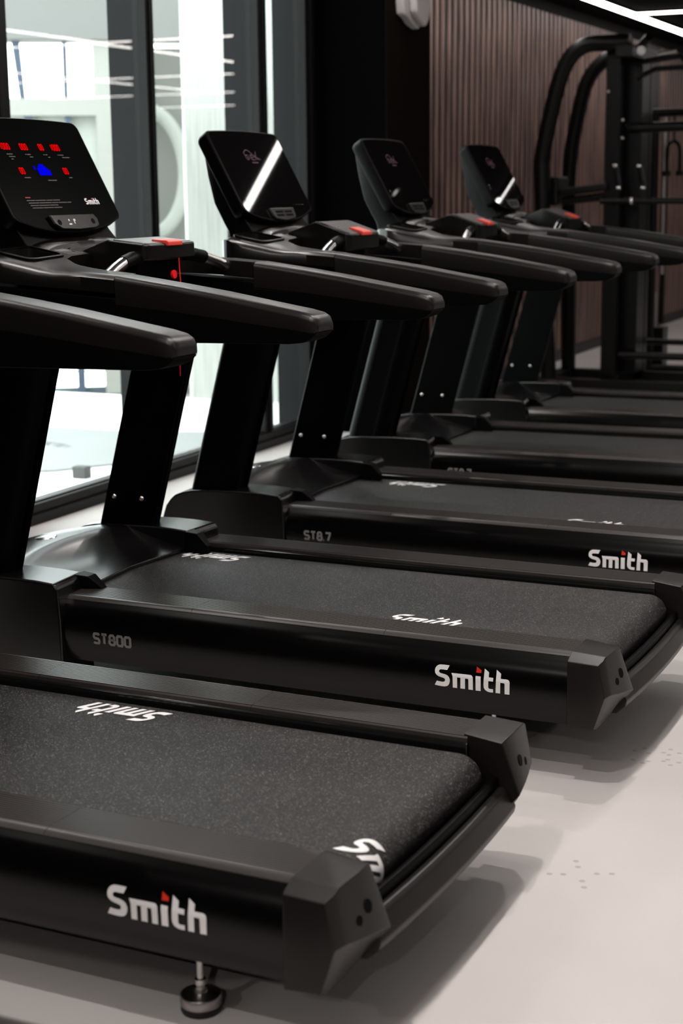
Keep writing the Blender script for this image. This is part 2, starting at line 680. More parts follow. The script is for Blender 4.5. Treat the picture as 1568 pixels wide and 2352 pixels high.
def crossbar_lip_bm():
    bm = B()
    n = 12
    rings = []
    for i in range(n + 1):
        y = .112 + (.764 - .112) * i / n
        t = (y - CY) / .34
        x = .073 + .010 * (1 - t * t)
        rings.append([(x - .012, y, .232), (x, y, .2355), (x + .005, y, .230), (x + .004, y, .216), (x - .015, y, .212)])
    loft(bm, rings)
    return bm


def belt_bm():
    bm = B()
    zc, r, xe = .235, .050, .006
    prof = [(-1.62, .285)] + [(-1.62 + (xe + 1.62) * i / 10, .285) for i in range(1, 11)]
    for i in range(1, 17):
        a = PI / 2 - PI * i / 16
        prof.append((xe + r * math.cos(a), zc + r * math.sin(a)))
    prof.append((-1.62, .185))
    inner = [(x if x <= xe else xe + (x - xe) * .93, zc + (z - zc) * .93) for x, z in prof][::-1]
    full = prof + inner
    prism(bm, full, 'y', .150, .726)
    return bm


def belt_map(x, y, z):
    """flat x along the belt -> wraps over the rear roller"""
    zc, r, xe = .235, .0510, .006
    if x <= xe:
        return (x, y, .286)
    a = (x - xe) / r
    return (xe + r * math.sin(a), y, zc + r * math.cos(a))


def base_bm():
    bm = B()
    box(bm, -1.50, -.02, .022, .118, .14, .292)
    box(bm, -1.50, -.02, .758, .854, .14, .292)
    box(bm, -1.60, -.09, .118, .758, .14, .18)
    box(bm, -.09, .06, .05, .826, .136, .150)
    return bm


@both_hood
def side_cover_bm():
    bm = B()
    prof = [(-1.955, .07), (-1.955, .20), (-1.941, .235), (-1.924, .285), (-1.905, .309), (-1.886, .325), (-1.855, .338), (-1.813, .347), (-1.76, .352), (-1.705, .354), (-1.598, .357), (-1.52, .356), (-1.460, .352), (-1.449, .338), (-1.443, .25), (-1.440, .07)]
    prism(bm, prof, 'y', -.049, .108)
    # slightly lower the inner side so that the top has a fall towards the centre
    for v in bm.verts:
        if v.co.y > 0.09 and v.co.z > .3:
            v.co.x -= .012
    return bm


@both_hood
def guard_bm():
    """sloping fairing between the cover and the side rail"""
    bm = B()
    rings = [
        [(-1.475, .070, .3515), (-1.475, .122, .3525), (-1.475, .128, .27), (-1.475, .070, .27)],
        [(-1.432, .080, .3470), (-1.432, .120, .3480), (-1.430, .128, .27), (-1.432, .080, .27)],
        [(-1.395, .098, .3110), (-1.395, .120, .3120), (-1.392, .128, .27), (-1.395, .098, .27)],
    ]
    loft(bm, rings)
    return bm


def motor_cover_bm():
    bm = B()
    ny = 24
    rings = []
    for i in range(ny + 1):
        y = .095 + (.715 - .095) * i / ny
        t = (y - HC) / .310
        xr = -1.70 - .045 * (1 - t * t)          # ridge
        zr = .352 + .012 * (1 - t * t)
        xl = -1.475 - .028 * (1 - abs(t)) * 1.0    # rear lip
        ring = [(xl - .02, y, .262), (xl, y, .292), (xl - .001, y, .299)]
        for k in range(1, 7):
            s = k / 7
            x = xl + (xr - xl) * s
            z = .299 + (zr - .299) * (s - .27 * math.sin(PI * s) * (1 - .5 * t * t))
            ring.append((x, y, z))
        ring += [(xr + .006, y, zr - .002), (xr - .012, y, zr)]
        ring += [(xr - .08, y, zr - .003), (xr - .15, y, zr - .016), (-1.935, y, .285), (-1.95, y, .22), (-1.95, y, .08), (-1.60, y, .08)]
        rings.append(ring)
    loft(bm, rings)
    return bm


def upright_bm(side):
    """leaning post: flat inner plate, rounded outer shell, recessed rear channel"""
    bm = B()
    sec = [(-1.606, .166), (-1.606, .158), (-1.622, .156), (-1.622, .128), (-1.612, .124), (-1.618, .100)]
    for i in range(9):
        a = math.radians(-20 + (-100) * i / 8)
        sec.append((-1.665 + .050 * math.cos(a), .098 + .052 * math.sin(a)))
    for i in range(9):
        a = math.radians(-100 - 85 * i / 8)
        sec.append((-1.752 + .054 * math.cos(a), .106 + .060 * math.sin(a)))
    sec += [(-1.806, .130), (-1.804, .160), (-1.800, .166)]
    k = .138 / .51
    rings = []
    for z in (.31, .5, .8, 1.045):
        dx = (z - .360) * k
        if side == 0:
            rings.append([(x + dx - .030, .055 - (.166 - y) * .75, z) for x, y in sec])
        else:
            rings.append([(x + dx, .710 + (.166 - y) * .75, z) for x, y in sec])
    loft(bm, rings)
    return bm


def bolt_bm(side, x):
    bm = B()
    rings = []
    for r, h in ((.0085, 0), (.0085, .0025), (.007, .005), (.0045, .0065), (.004, .0045), (.0005, .0045)):
        yy = (.055 + h) if side == 0 else (.710 - h)
        xx = x - (.030 if side == 0 else 0)
        rings.append([(xx + r * math.cos(2 * PI * j / 16), yy, .443 + r * math.sin(2 * PI * j / 16)) for j in range(16)])
    loft(bm, rings)
    return bm


SL_TOP = [(-1.254, 1.1935), (-1.087, 1.1715), (-.958, 1.1525), (-.84, 1.1325), (-.723, 1.113), (-.690, 1.1055), (-.676, 1.0985), (-.668, 1.086), (-.668, 1.072)]
SL_BOT = [(-.674, 1.058), (-.76, 1.068), (-.90, 1.086), (-1.05, 1.103), (-1.254, 1.117)]


@both
def sleeve_bm():
    bm = B()
    # superelliptic cross-section following the side profile
    prof = list(SL_TOP)
    bot = [(-1.254, 1.117), (-1.087, 1.1035), (-.958, 1.090), (-.84, 1.076), (-.723, 1.064), (-.690, 1.0600), (-.676, 1.0600), (-.668, 1.0620), (-.668, 1.066)]
    rings = []
    for k, ((xt, zt), (xb, zb)) in enumerate(zip(prof, bot)):
        inset = [0, 0, 0, 0, 0, .001, .004, .010, .014][k]
        y0, y1 = -.004 + inset, .106 - inset
        r = .020
        pts = []
        for cy, a0, a1 in ((y1 - r, 0, 90), (y0 + r, 90, 180)):
            for j in range(6):
                a = math.radians(a0 + (a1 - a0) * j / 5)
                pts.append((xt, cy + r * math.cos(a), zt - r * .8 + r * .8 * math.sin(a)))
        pts += [(xb, y0 + .003, zb), (xb, y1 - .003, zb)]
        rings.append(pts)
    loft(bm, rings)
    return bm


@both
def arm_shell_bm():
    bm = B()
    prof = [(-1.70, 1.165), (-1.30, 1.138), (-1.256, 1.136), (-1.25, 1.116), (-1.05, 1.104), (-.90, 1.088), (-.76, 1.070), (-.672, 1.063), (-.673, 1.055), (-.690, 1.041), (-.712, 1.033), (-.75, 1.029), (-.80, 1.028), (-1.00, 1.024), (-1.30, 1.018), (-1.58, 1.03), (-1.67, 1.09), (-1.70, 1.13)]
    prism(bm, prof, 'y', .0, .102)
    return bm


def body_top(x, y):
    base = 1.193 + (-1.25 - x) * .075
    if x < -1.45:
        base = 1.208 + (-1.45 - x) * .185
    if x < -1.66:
        base = 1.247 - ((-1.66 - x) / .08) ** 2 * .030
    k = min(1, max(0, (-1.36 - x) / .14))
    t = (y - CY) / .44
    crown = .012 * (1 - t * t) * k
    edge = min(y + .004, .880 - y)
    rnd = .012 * max(0, 1 - edge / .022) ** 2 + .016 * k * max(0, 1 - edge / .08) ** 2
    return base + crown - rnd


def body_bot(x, y):
    return 1.148 + (-1.25 - x) * .055


def body_bm():
    c = .13
    plan = [(-1.256, -.004), (-1.256, .106), (-1.33, .112), (-1.40, .118), (-1.47, .135), (-1.515, .165), (-1.535, .215), (-1.540, .29),
            (-1.540, .586), (-1.535, .661), (-1.515, .711), (-1.47, .741), (-1.40, .758), (-1.33, .764), (-1.256, .770), (-1.256, .880)]
    for i in range(9):
        a = math.radians(90 + 90 * i / 8)
        plan.append((-1.61 + .13 * math.cos(a), .750 + .13 * math.sin(a)))
    for i in range(9):
        a = math.radians(180 + 90 * i / 8)
        plan.append((-1.61 + .13 * math.cos(a), .126 + .13 * math.sin(a)))
    bm = slab(plan, body_top, body_bot, cx=[-1.30, -1.33, -1.36, -1.40, -1.45, -1.50, -1.56, -1.61, -1.66, -1.68, -1.70, -1.715, -1.73],
              cy=[.004, .012, .020, .035, .055, .08, .15, .25, .35, .438, .526, .626, .726, .796, .821, .841, .856, .864, .872])
    cut = []
    for k in (0, 1):
        c = B()
        prism(c, rrect(-1.672, -1.540, .046, .190, .03), 'z', 1.188, 1.5)
        cut.append(mirror_y(c, CY) if k else c)
    c = B()
    arcp = [(-1.585 - .030 * (1 - ((y - CY) / .19) ** 2), y) for y in [.25 + .376 * i / 12 for i in range(13)]]
    prism(c, arcp + [(x - .022 * (1 - ((y - CY) / .20) ** 2), y) for x, y in arcp[::-1]], 'z', 1.20, 1.5)
    cut.append(c)
    return carve(bm, cut)


def bay_bm():
    bm = B()
    box(bm, -1.68, -1.42, .095, .781, 1.04, 1.10)
    box(bm, -1.68, -1.55, .095, .781, 1.09, 1.165)
    return bm


@both
def cup_bm():
    """rounded tray rim with a sunken floor"""
    bm = B()
    outer = rrect(-1.679, -1.533, .039, .20, .035)
    inner = rrect(-1.671, -1.541, .047, .190, .029)
    n = len(outer)
    def ring(pl, dz, flat=None):
        return [(x, y, (body_top(x, y) + dz) if flat is None else flat) for x, y in pl]
    rings = [ring(outer, -.004), ring(outer, .006), ring(inner, .007), ring(inner, .001)]
    loft(bm, rings, caps=False)
    return bm


@both
def cup_well_bm():
    bm = B()
    inner = rrect(-1.671, -1.541, .047, .190, .029)
    vs = [bm.verts.new((x, y, 1.1905)) for x, y in inner]
    bm.faces.new(vs)
    r = bmesh.ops.extrude_face_region(bm, geom=bm.faces[:])
    bmesh.ops.translate(bm, verts=[v for v in r['geom'] if isinstance(v, bmesh.types.BMVert)], vec=(0, 0, -.002))
    return bm


def pod_top(x, zf, zr):
    t = (x + 1.47) / .13
    return zf + (zr - zf) * min(1, max(-.5, t))


def pod_bm(zf, zr, zb=1.185):
    def f():
        plan = [(-1.60, .33), (-1.50, .312), (-1.465, .306), (-1.352, .300), (-1.338, .312), (-1.335, .33), (-1.335, .546), (-1.338, .564), (-1.352, .576), (-1.465, .570), (-1.50, .564), (-1.60, .546)]
        zt = lambda x, y: pod_top(x, zf, zr) if x > -1.475 else zf - (-1.475 - x) * .32
        return slab(plan, zt, lambda x, y: zb if x > -1.42 else 1.15, cx=[-1.55, -1.52, -1.475, -1.42], cy=[.438])
    return f


def pod_under_bm():
    bm = B()
    prism(bm, [(-1.545, 1.03), (-1.545, 1.22), (-1.385, 1.22), (-1.40, 1.12), (-1.43, 1.03)], 'y', .325, .551)
    return bm


def film_bm(zf, zr):
    def f():
        bm = B()
        pl = rrect(-1.462, -1.348, .312, .564, .012)
        vs = [bm.verts.new((x, y, pod_top(x, zf, zr) + .0018)) for x, y in pl]
        bm.faces.new(vs)
        r = bmesh.ops.extrude_face_region(bm, geom=bm.faces[:])
        bmesh.ops.translate(bm, verts=[v for v in r['geom'] if isinstance(v, bmesh.types.BMVert)], vec=(0, 0, -.002))
        return bm
    return f


def stop_bm(zf, zr):
    def f():
        bm = B()
        prof = [(-1.385, pod_top(-1.385, zf, zr) + .001), (-1.384, pod_top(-1.385, zf, zr) + .007), (-1.335, pod_top(-1.335, zf, zr) + .008), (-1.328, pod_top(-1.335, zf, zr) + .004), (-1.327, pod_top(-1.335, zf, zr) - .008), (-1.334, pod_top(-1.335, zf, zr) - .008)]
        prism(bm, prof, 'y', .398, .478)
        return bm
    return f


@both
def grip_bm():
    bm = B()
    tube(bm, [(-1.375, .318, 1.226), (-1.372, .27, 1.224), (-1.366, .215, 1.214)], .0195, 18)
    return bm


@both
def grip_metal_bm():
    bm = B()
    tube(bm, [(-1.366, .216, 1.214), (-1.358, .160, 1.199), (-1.350, .105, 1.180)], .0178, 18)
    return bm


# display frame: origin top edge, s down the slope, n outwards (towards the runner)
DT = Vector((-1.84, 0, 1.62))
DS = Vector((.478, 0, -.879)).normalized()
DN = Vector((.879, 0, .478)).normalized()


def disp(y, s, h=0.0):
    p = DT + DS * s + DN * h
    return (p.x, y, p.z)


def arc_outline(top_bulge, y0, y1, yb0, yb1, sb, r=.026):
    out = []
    n = 10
    for i in range(n + 1):      # top edge, y0 -> y1
        t = i / n
        y = (y0 + r) + (y1 - y0 - 2 * r) * t
        out.append((y, -top_bulge * (1 - (2 * t - 1) ** 2)))
    for i in range(1, 6):
        a = math.radians(90 - 90 * i / 5)
        out.append((y1 - r + r * math.cos(a), r - r * math.sin(a)))
    for i in range(6):
        a = math.radians(-90 * i / 5)
        out.append((yb1 - r + r * math.cos(a), sb - r - r * math.sin(a)))
    for i in range(1, n):        # lower edge bulging downwards
        t = i / n
        y = (yb1 - r) + (yb0 - yb1 + 2 * r) * t
        out.append((y, sb + .038 * (1 - (2 * t - 1) ** 2) ** .8))
    for i in range(6):
        a = math.radians(-90 - 90 * i / 5)
        out.append((yb0 + r + r * math.cos(a), sb - r - r * math.sin(a)))
    for i in range(6):
        a = math.radians(180 - 90 * i / 5)
        out.append((y0 + r + r * math.cos(a), r - r * math.sin(a)))
    return out[:-1]


def scale2(pl, k, c=(CY, .175)):
    return [(c[0] + (y - c[0]) * k, c[1] + (s - c[1]) * k) for y, s in pl]


OUT = arc_outline(.006, .163, .713, .164, .712, .336)


def housing_bm():
    bm = B()
    rings = [[disp(y, s, -.062) for y, s in scale2(OUT, .86)],
             [disp(y, s, -.055) for y, s in scale2(OUT, .955)],
             [disp(y, s, -.040) for y, s in scale2(OUT, .985)],
             [disp(y, s, -.006) for y, s in OUT],
             [disp(y, s, -.001) for y, s in scale2(OUT, .994)],
             [disp(y, s, 0) for y, s in scale2(OUT, .982)]]
    loft(bm, rings)
    return bm


def face_bm(pl, h0, h1):
    bm = B()
    loft(bm, [[disp(y, s, h0) for y, s in pl], [disp(y, s, h1) for y, s in pl]])
    return bm


def vent_bm():
    bm = B()
    def rg(k, h):
        pl = [(.340, .322), (.536, .322), (.530, .352), (.516, .366), (.438, .374), (.360, .366), (.346, .352)]
        return [disp(.438 + (y - .438) * k, .345 + (s - .345) * k, h) for y, s in pl]
    loft(bm, [rg(1, -.02), rg(1, .007), rg(.95, .010)])
    return bm


def vent_slots_bm():
    bm = B()
    for y0, y1 in ((.372, .430), (.446, .504)):
        for s0, s1 in ((.334, .3435), (.3475, .357)):
            loft(bm, [[disp(y, s, .0098) for y, s in ((y0, s0), (y1, s0), (y1, s1), (y0, s1))], [disp(y, s, .0106) for y, s in ((y0, s0), (y1, s0), (y1, s1), (y0, s1))]])
    return bm


def vent_frame_bm():
    bm = B()
    def q(y, s, h):
        return disp(y, s, h)
    for a, b, c, d in ((.358, .518, .3275, .3300), (.366, .510, .3600, .3625), (.436, .440, .3300, .3600)):
        loft(bm, [[q(a, c, .0098), q(b, c, .0098), q(b, d, .0098), q(a, d, .0098)], [q(a, c, .0115), q(b, c, .0115), q(b, d, .0115), q(a, d, .0115)]])
    return bm


def mast_bm():
    bm = B()
    def rg(x, z, y0, y1, d):
        return [(x, y0, z), (x, y1, z), (x - d * .4, y1 - .004, z + .0), (x - d, y1 - .03, z), (x - d, y0 + .03, z), (x - d * .4, y0 + .004, z)]
    rings = [rg(-1.640, 1.20, .180, .696, .130), rg(-1.672, 1.26, .200, .676, .120), rg(-1.700, 1.295, .205, .671, .115),
             rg(-1.745, 1.36, .205, .671, .105), rg(-1.800, 1.46, .205, .671, .075), rg(-1.850, 1.55, .215, .661, .045)]
    loft(bm, rings)
    return bm


def hump_bm():
    """raised arched shoulder in front of the display neck"""
    bm = B()
    n = 20
    rings = []
    for i in range(n + 1):
        y = .20 + .476 * i / n
        t = (y - CY) / .238
        h = .030 * (1 - t * t) ** .5 if abs(t) < 1 else 0
        z0 = body_top(-1.62, y) - .012
        rings.append([(-1.625 + .03 * t * t, y, z0), (-1.635 + .03 * t * t, y, z0 + .010 + h * .55), (-1.655 + .02 * t * t, y, z0 + .014 + h * .8), (-1.69, y, z0 + .014 + h * .8), (-1.72, y, z0)])
    loft(bm, rings)
    return bm


def foot_bm(part):
    bm = B()
    if part == 'rubber':
        lathe(bm, [(.034, 0), (.036, .004), (.036, .012), (.034, .014)])
    elif part == 'disc':
        lathe(bm, [(.0355, .013), (.037, .015), (.037, .030), (.0355, .0325), (.030, .033), (.012, .037), (.010, .042)])
    else:
        lathe(bm, [(.0085, .036), (.012, .040), (.012, .046), (.007, .048), (.0105, .051), (.0105, .060), (.0065, .0605), (.0065, .16)], n=12)
    return bm


def badge_bm():
    bm = B()
    lathe(bm, [(.0005, 0), (.030, 0), (.033, -.002)], n=32)
    for v in bm.verts:
        v.co.y *= 1.25
    return bm


def put(o, loc, rot=None):
    o.location = loc
    if rot:
        o.rotation_euler = rot
    return o


def on_side(bm, x0, z0):
    """flat lettering onto the near side skirt"""
    recut(bm, 'y', [z - z0 for z in (.18, .19, .20, .2075, .215, .2225, .23, .2375, .245, .2525, .26)])
    return remap(bm, lambda x, y, z: (x0 + x, skirt_y(z0 + y) - .0016, z0 + y))


def on_belt(bm, x0, y0, rot):
    bm2 = bm
    recut(bm2, 'x', [i * .006 for i in range(1, 45)])
    if rot:
        remap(bm2, lambda x, y, z: belt_map(x0 - x, y0 - y, 0))
    else:
        remap(bm2, lambda x, y, z: belt_map(x0 + x, y0 + y, 0))
    return bm2


def words(lines, th=.0028):
    """fine print too small to read: rows of short dashes; lines = (y0, s, [lengths])"""
    bm = B()
    for y0, s, ws in lines:
        y = y0
        for w in ws:
            loft(bm, [[disp(y, s, .0012), disp(y + w, s, .0012), disp(y + w, s + th, .0012), disp(y, s + th, .0012)], [disp(y, s, .0016), disp(y + w, s, .0016), disp(y + w, s + th, .0016), disp(y, s + th, .0016)]])
            y += w + .003
    return bm


def on_disp(bm, y0, s0, h=.0014):
    """2-D x -> +y, 2-D y -> up the slope, baseline at s0"""
    return remap(bm, lambda x, y, z: disp(y0 + x, s0 - y, h + z))


def treadmill(loc, rz, label, kind, model, belt_near, belt_far, group='row of black treadmills'):
    T = thing('treadmill', label, 'treadmill', loc, rz, group)
    led = kind == 'led'
    obj('base_frame', base_bm, M['hole'], T, key='base')
    for s in (0, 1):
        obj('foot_rail', lambda: foot_rail_bm(s), M['rail'], T, key='foot_rail%d' % s, angle=25)
        obj('rail_edge_trim', lambda: rail_trim_bm(s), M['gloss'], T, key='rail_trim%d' % s, bevel=.0018)
        sk = obj('side_skirt', lambda: skirt_bm(s), M['skirt'], T, key='skirt%d' % s, angle=40)
        if s == 0:
            obj('side_lettering', lambda: on_side(wordmark(.196), -.3375, .1985), M['white'], sk, key='side_word', label='white raised word mark', flat=True)
            obj('lettering_dot', lambda: on_side(wordmark(.196, dot=True), -.3375, .1985), M['red_print'], sk, key='side_dot', label='red dot of the letter i', flat=True)
            if model == 'ST800':
                obj('model_lettering', lambda: on_side(stroke_text('ST800', .0345, .62, .24, .22), -1.341, .192), M['grey_print'], sk, key='ST800', label='grey model number', flat=True)
            else:
                obj('model_lettering', lambda: on_side(stroke_text('ST8.7', .0345, .62, .24, .22), -1.365, .2), M['grey_print'], sk, key='ST87', label='grey model number', flat=True)
        cp = obj('end_cap', lambda: cap_bm(s), M['cap'], T, key='cap%d' % s, bevel=.005, seg=4, angle=24)
        for k, (yy, zz, xx, rr) in enumerate(((.030, .244, .1085, .0085), (.062, .256, .1095, .0115))):
            def hole():
                bm = B()
                x_c = .1066 if k == 0 else .1068
                ring_ = [(rr * math.cos(2 * PI * j / 24), rr * math.sin(2 * PI * j / 24)) for j in range(24)]
                loft(bm, [[(x_c + .10 * a - .265 * b_ + h_, yy + a, zz + b_) for a, b_ in ring_] for h_ in (-.002, .0007)])
                if s:
                    mirror_y(bm, CY)
                return bm
            obj('bolt_hole', hole, M['hole'], cp, key='hole%d%d' % (s, k))
        obj('motor_side_cover', lambda: side_cover_bm(s), M['hood'], T, key='side_cover%d' % s, bevel=.007, seg=4, angle=25)
        obj('belt_guard', lambda: guard_bm(s), M['plastic2'], T, key='guard%d' % s, bevel=.004)
        up = obj('upright', lambda: upright_bm(s), M['post'], T, key='upright%d' % s, angle=28)
        for q, bxx in enumerate((-1.747, -1.644)):
            obj('bolt', lambda: bolt_bm(s, bxx), M['chrome'], up, key='bolt%d%d' % (s, q), label='domed chrome bolt')
        obj('handrail', lambda: arm_shell_bm(s), M['shell'], T, key='arm%d' % s, bevel=.006, angle=50)
        obj('grip_sleeve', lambda: sleeve_bm(s), M['sleeve'], T, key='sleeve%d' % s, bevel=.004, angle=45)
        obj('pulse_grip', lambda: grip_bm(s), M['plastic2'], T, key='grip%d' % s)
        obj('pulse_sensor', lambda: grip_metal_bm(s), M['chrome'], T, key='gripm%d' % s, label='bare metal end of the pulse grip')
    obj('rear_crossbar', crossbar_bm, M['cap'], T, key='crossbar', bevel=.0035, angle=20)
    obj('crossbar_lip', crossbar_lip_bm, M['plastic2'], T, key='crosslip', bevel=.002)
    bl = obj('running_belt', belt_bm, M['belt'], T, key='belt', angle=50)
    for bx in belt_near:
        obj('belt_lettering', lambda: on_belt(wordmark(.20, .5, hs=1.35), bx, .185, False), M['white'], bl, key='bn%.3f' % bx, label='white word mark along the belt edge', flat=True)
        obj('belt_lettering', lambda: on_belt(wordmark(.20, .5, dot=True, hs=1.35), bx, .185, False), M['white'], bl, key='bnd%.3f' % bx, label='white word mark along the belt edge', flat=True)
    for bx in belt_far:
        obj('belt_lettering', lambda: on_belt(wordmark(.20, .5, hs=1.35), bx, .706, True), M['white'], bl, key='bf%.3f' % bx, label='white word mark along the belt edge', flat=True)
        obj('belt_lettering', lambda: on_belt(wordmark(.20, .5, dot=True, hs=1.35), bx, .706, True), M['white'], bl, key='bfd%.3f' % bx, label='white word mark along the belt edge', flat=True)
    mc = obj('motor_cover', motor_cover_bm, M['hood'], T, key='mcover', bevel=.003, angle=50)
    b = obj('badge', badge_bm, M['chrome'], mc, key='badge', label='oval silvery badge')
    put(b, (-1.812, .415, .3625), (0, math.radians(-5), 0))
    for x, y in ((-.215, .057), (-.215, .819), (-1.62, .057), (-1.62, .819)):
        f = obj('levelling_foot', lambda: foot_bm('disc'), M['steel'], T, key='fdisc', angle=35)
        put(f, (x, y, 0))
        obj('foot_pad', lambda: foot_bm('rubber'), M['rubber'], f, key='frub', angle=35)
        obj('threaded_stem', lambda: foot_bm('stem'), M['chrome'], f, key='fstem', angle=35)
    # console
    cb = obj('console_body', body_bm, M['plastic'], T, key='body', bevel=.009, seg=4, angle=48)
    obj('console_bay', bay_bm, M['shell'], T, key='bay')
    for s in (0, 1):
        c = obj('cup_holder', lambda: cup_bm(s), M['plastic2'], T, key='cup%d' % s)
        obj('cup_well', lambda: cup_well_bm(s), M['hole'], c, key='cupw%d' % s)
    def sticker():
        bm = B()
        for a, b2, c2, d2 in ((-1.62, -1.55, .225, .228), (-1.62, -1.55, .297, .300), (-1.62, -1.617, .225, .300), (-1.553, -1.55, .225, .300), (-1.61, -1.585, .235, .290), (-1.577, -1.573, .235, .28), (-1.566, -1.562, .235, .29)):
            box(bm, a, b2, c2, d2, 0, 1)
        for v in bm.verts:
            v.co.z = body_top(v.co.x, v.co.y) + (.0012 if v.co.z > .5 else -.001)
        return bm
    obj('console_sticker', sticker, M['grey_print'] if not led else M['dim_print'], cb, key='stick' + kind, label='printed sticker beside the tray')
    obj('display_neck', mast_bm, M['plastic2'], T, key='mast', bevel=.006, angle=30)
    obj('neck_shoulder', hump_bm, M['plastic'], T, key='hump', bevel=.003, angle=40)
    zf, zr = (1.275, 1.263) if led else (1.294, 1.250)
    pod = obj('control_pod', pod_bm(zf, zr, 1.216 if led else 1.19), M['plastic'], T, key='pod' + kind, bevel=.007, seg=3, angle=25)
    obj('pod_bracket', pod_under_bm, M['shell'], pod, key='podu')
    obj('keypad', film_bm(zf, zr), M['film_gloss'] if led else M['film'], pod, key='film' + kind, label='glossy keypad film' if led else 'grey keypad film')
    if not led:
        def keys():
            bm = B()
            for i in range(4):
                for yy in (.325, .352, .50, .53):
                    x = -1.452 + .022 * i
                    box(bm, x, x + .006, yy, yy + .014, 0, 1)
            for v in bm.verts:
                v.co.z = pod_top(v.co.x, zf, zr) + (.0026 if v.co.z > .5 else .001)
            return bm
        obj('keypad_marks', keys, M['dim_print'], pod, key='keys')
    obj('stop_button', stop_bm(zf, zr), M['button'], pod, key='stop' + kind, bevel=.003, label='red stop button')
    hs = obj('display_housing', housing_bm, M['plastic2'], T, key='housing', bevel=.003, angle=25)
    if led:
        face = scale2(OUT, .975)
        obj('display_panel', lambda: face_bm(face, -.001, .0008), M['ledglass'], hs, key='ledface', label='flat black panel with red and blue lights')
        for i, (t_, y0, s0) in enumerate((('1000', .262, .103), ('000', .357, .103), ('00', .450, .103), ('1000', .511, .103), ('00', .300, .182), ('00', .519, .182))):
            obj('red_digits', lambda: on_disp(stroke_text(t_, .0215, .42, .22, .15, -.02), y0, s0, .0016), M['red_led'], hs, key='dig%d' % i, label='red lit figures')
        def dots_():
            bm = B()
            hts = [1, 0, 4, 5, 6, 6, 6, 5, 4, 3]
            for c_ in range(10):
                col_ = hts[c_]
                rows = range(col_) if c_ != 0 else (3, 4)
                for rrow in rows:
                    yc, sc = .377 + c_ * .0076, .183 - rrow * .0062
                    pts = [(yc + .0036 * math.cos(2 * PI * j / 10), sc + .0033 * math.sin(2 * PI * j / 10)) for j in range(10)]
                    vs = [bm.verts.new(disp(a, b_, .0016)) for a, b_ in pts]
                    bm.faces.new(vs)
            return bm
        obj('blue_dot_display', dots_, M['blue_led'], hs, key='bluedots', label='blue lit dots')
        obj('panel_lettering', lambda: on_disp(wordmark(.072), .553, .284, .0016), M['white'], hs, key='ledword', label='small white word mark')
        obj('panel_lettering', lambda: on_disp(wordmark(.072, dot=True), .553, .284, .0016), M['red_print'], hs, key='ledworddot')
        for q, rows in enumerate(([(.275, .116, [.028]), (.281, .124, [.030]), (.287, .132, [.010])], [(.365, .116, [.006, .018]), (.381, .124, [.017])], [(.455, .116, [.007, .010]), (.474, .124, [.009])],
                                  [(.528, .116, [.005, .022]), (.546, .124, [.038])], [(.306, .192, [.030])], [(.416, .201, [.044])], [(.531, .192, [.017])])):
            obj('caption', lambda: words(rows, .0026), M['dim_print'], hs, key='cap_%d' % q, label='tiny grey caption under the lit figures')
        obj('notice', lambda: words([(.262, .266, [.04, .05, .03, .035]), (.266, .274, [.05, .06, .03, .04, .02]), (.270, .282, [.04, .05, .04]), (.274, .290, [.05, .05, .04])], .0024), M['dim_print'], hs, key='ledprint', label='four rows of fine grey print')
        obj('warning_print', lambda: words([(.262, .256, [.024])], .0035), M['dim_red'], hs, key='ledwarn', label='small red heading')
        def usb():
            bm = B()
            pl = [(.318, .322), (.545, .322), (.556, .338), (.552, .358), (.530, .366), (.440, .370), (.350, .366), (.326, .350)]
            def rg(k, h):
                return [disp(.437 + (y - .437) * k, .345 + (s_ - .345) * k, h) for y, s_ in pl]
            loft(bm, [rg(1, -.02), rg(1, .010), rg(.96, .014), rg(.92, .014)])
            return bm
        up_ = obj('socket_panel', usb, M['plastic'], hs, key='usb', bevel=.002, label='dark socket strip on the lower edge')
        def sock():
            bm = B()
            for yc, rr in ((.350, .009), (.523, .009)):
                rings = [[disp(yc + rr * q * math.cos(2 * PI * j / 16), .346 + rr * q * math.sin(2 * PI * j / 16), h) for j in range(16)] for q, h in ((1, .0139), (1, .0148), (.1, .0148))]
                loft(bm, rings)
            return bm
        obj('audio_socket', sock, M['hole'], hs, key='sock')
        def icons():
            bm = B()
            for a, b_, c_, d_ in ((.395, .408, .351, .355), (.399, .403, .337, .343), (.424, .427, .337, .352), (.429, .433, .337, .343)):
                loft(bm, [[disp(y, s_, .0139) for y, s_ in ((a, c_), (b_, c_), (b_, d_), (a, d_))], [disp(y, s_, .0146) for y, s_ in ((a, c_), (b_, c_), (b_, d_), (a, d_))]])
            return bm
        obj('socket_icons', icons, M['white'], hs, key='icons', flat=True)
        def cordm():
            bm = B()
            tube(bm, [(-1.345, .47, 1.252), (-1.338, .47, 1.235), (-1.337, .47, 1.20), (-1.334, .468, 1.17), (-1.328, .462, 1.10), (-1.335, .458, .98), (-1.336, .455, .90), (-1.334, .452, .878), (-1.332, .449, .90), (-1.332, .446, 1.0), (-1.336, .444, 1.15)], .0016, 8, smooth=5)
            return bm
        co = obj('safety_cord', cordm, M['cord'], T, key='cord', label='thin red cord hanging under the control pod')
        def clipm():
            bm = B()
            lathe(bm, [(.002, -.004), (.012, -.004), (.013, 0), (.012, .004), (.002, .004)], n=20, axis='x')
            return bm
        cl = obj('cord_clip', clipm, M['cord'], co, key='clip', label='round red clip')
        put(cl, (-1.345, .452, 1.172))
    else:
        pl = scale2(OUT, .965)
        obj('screen_bezel', lambda: face_bm(pl, -.001, .0008), M['glassblack'], hs, key='bezel', label='black glossy bezel')
        scr = rrect(.207, .669, .034, .306, .006)
        sc = obj('screen', lambda: face_bm(scr, .0, .0016), M['glassblack'], hs, key='screen', label='dark touch screen')
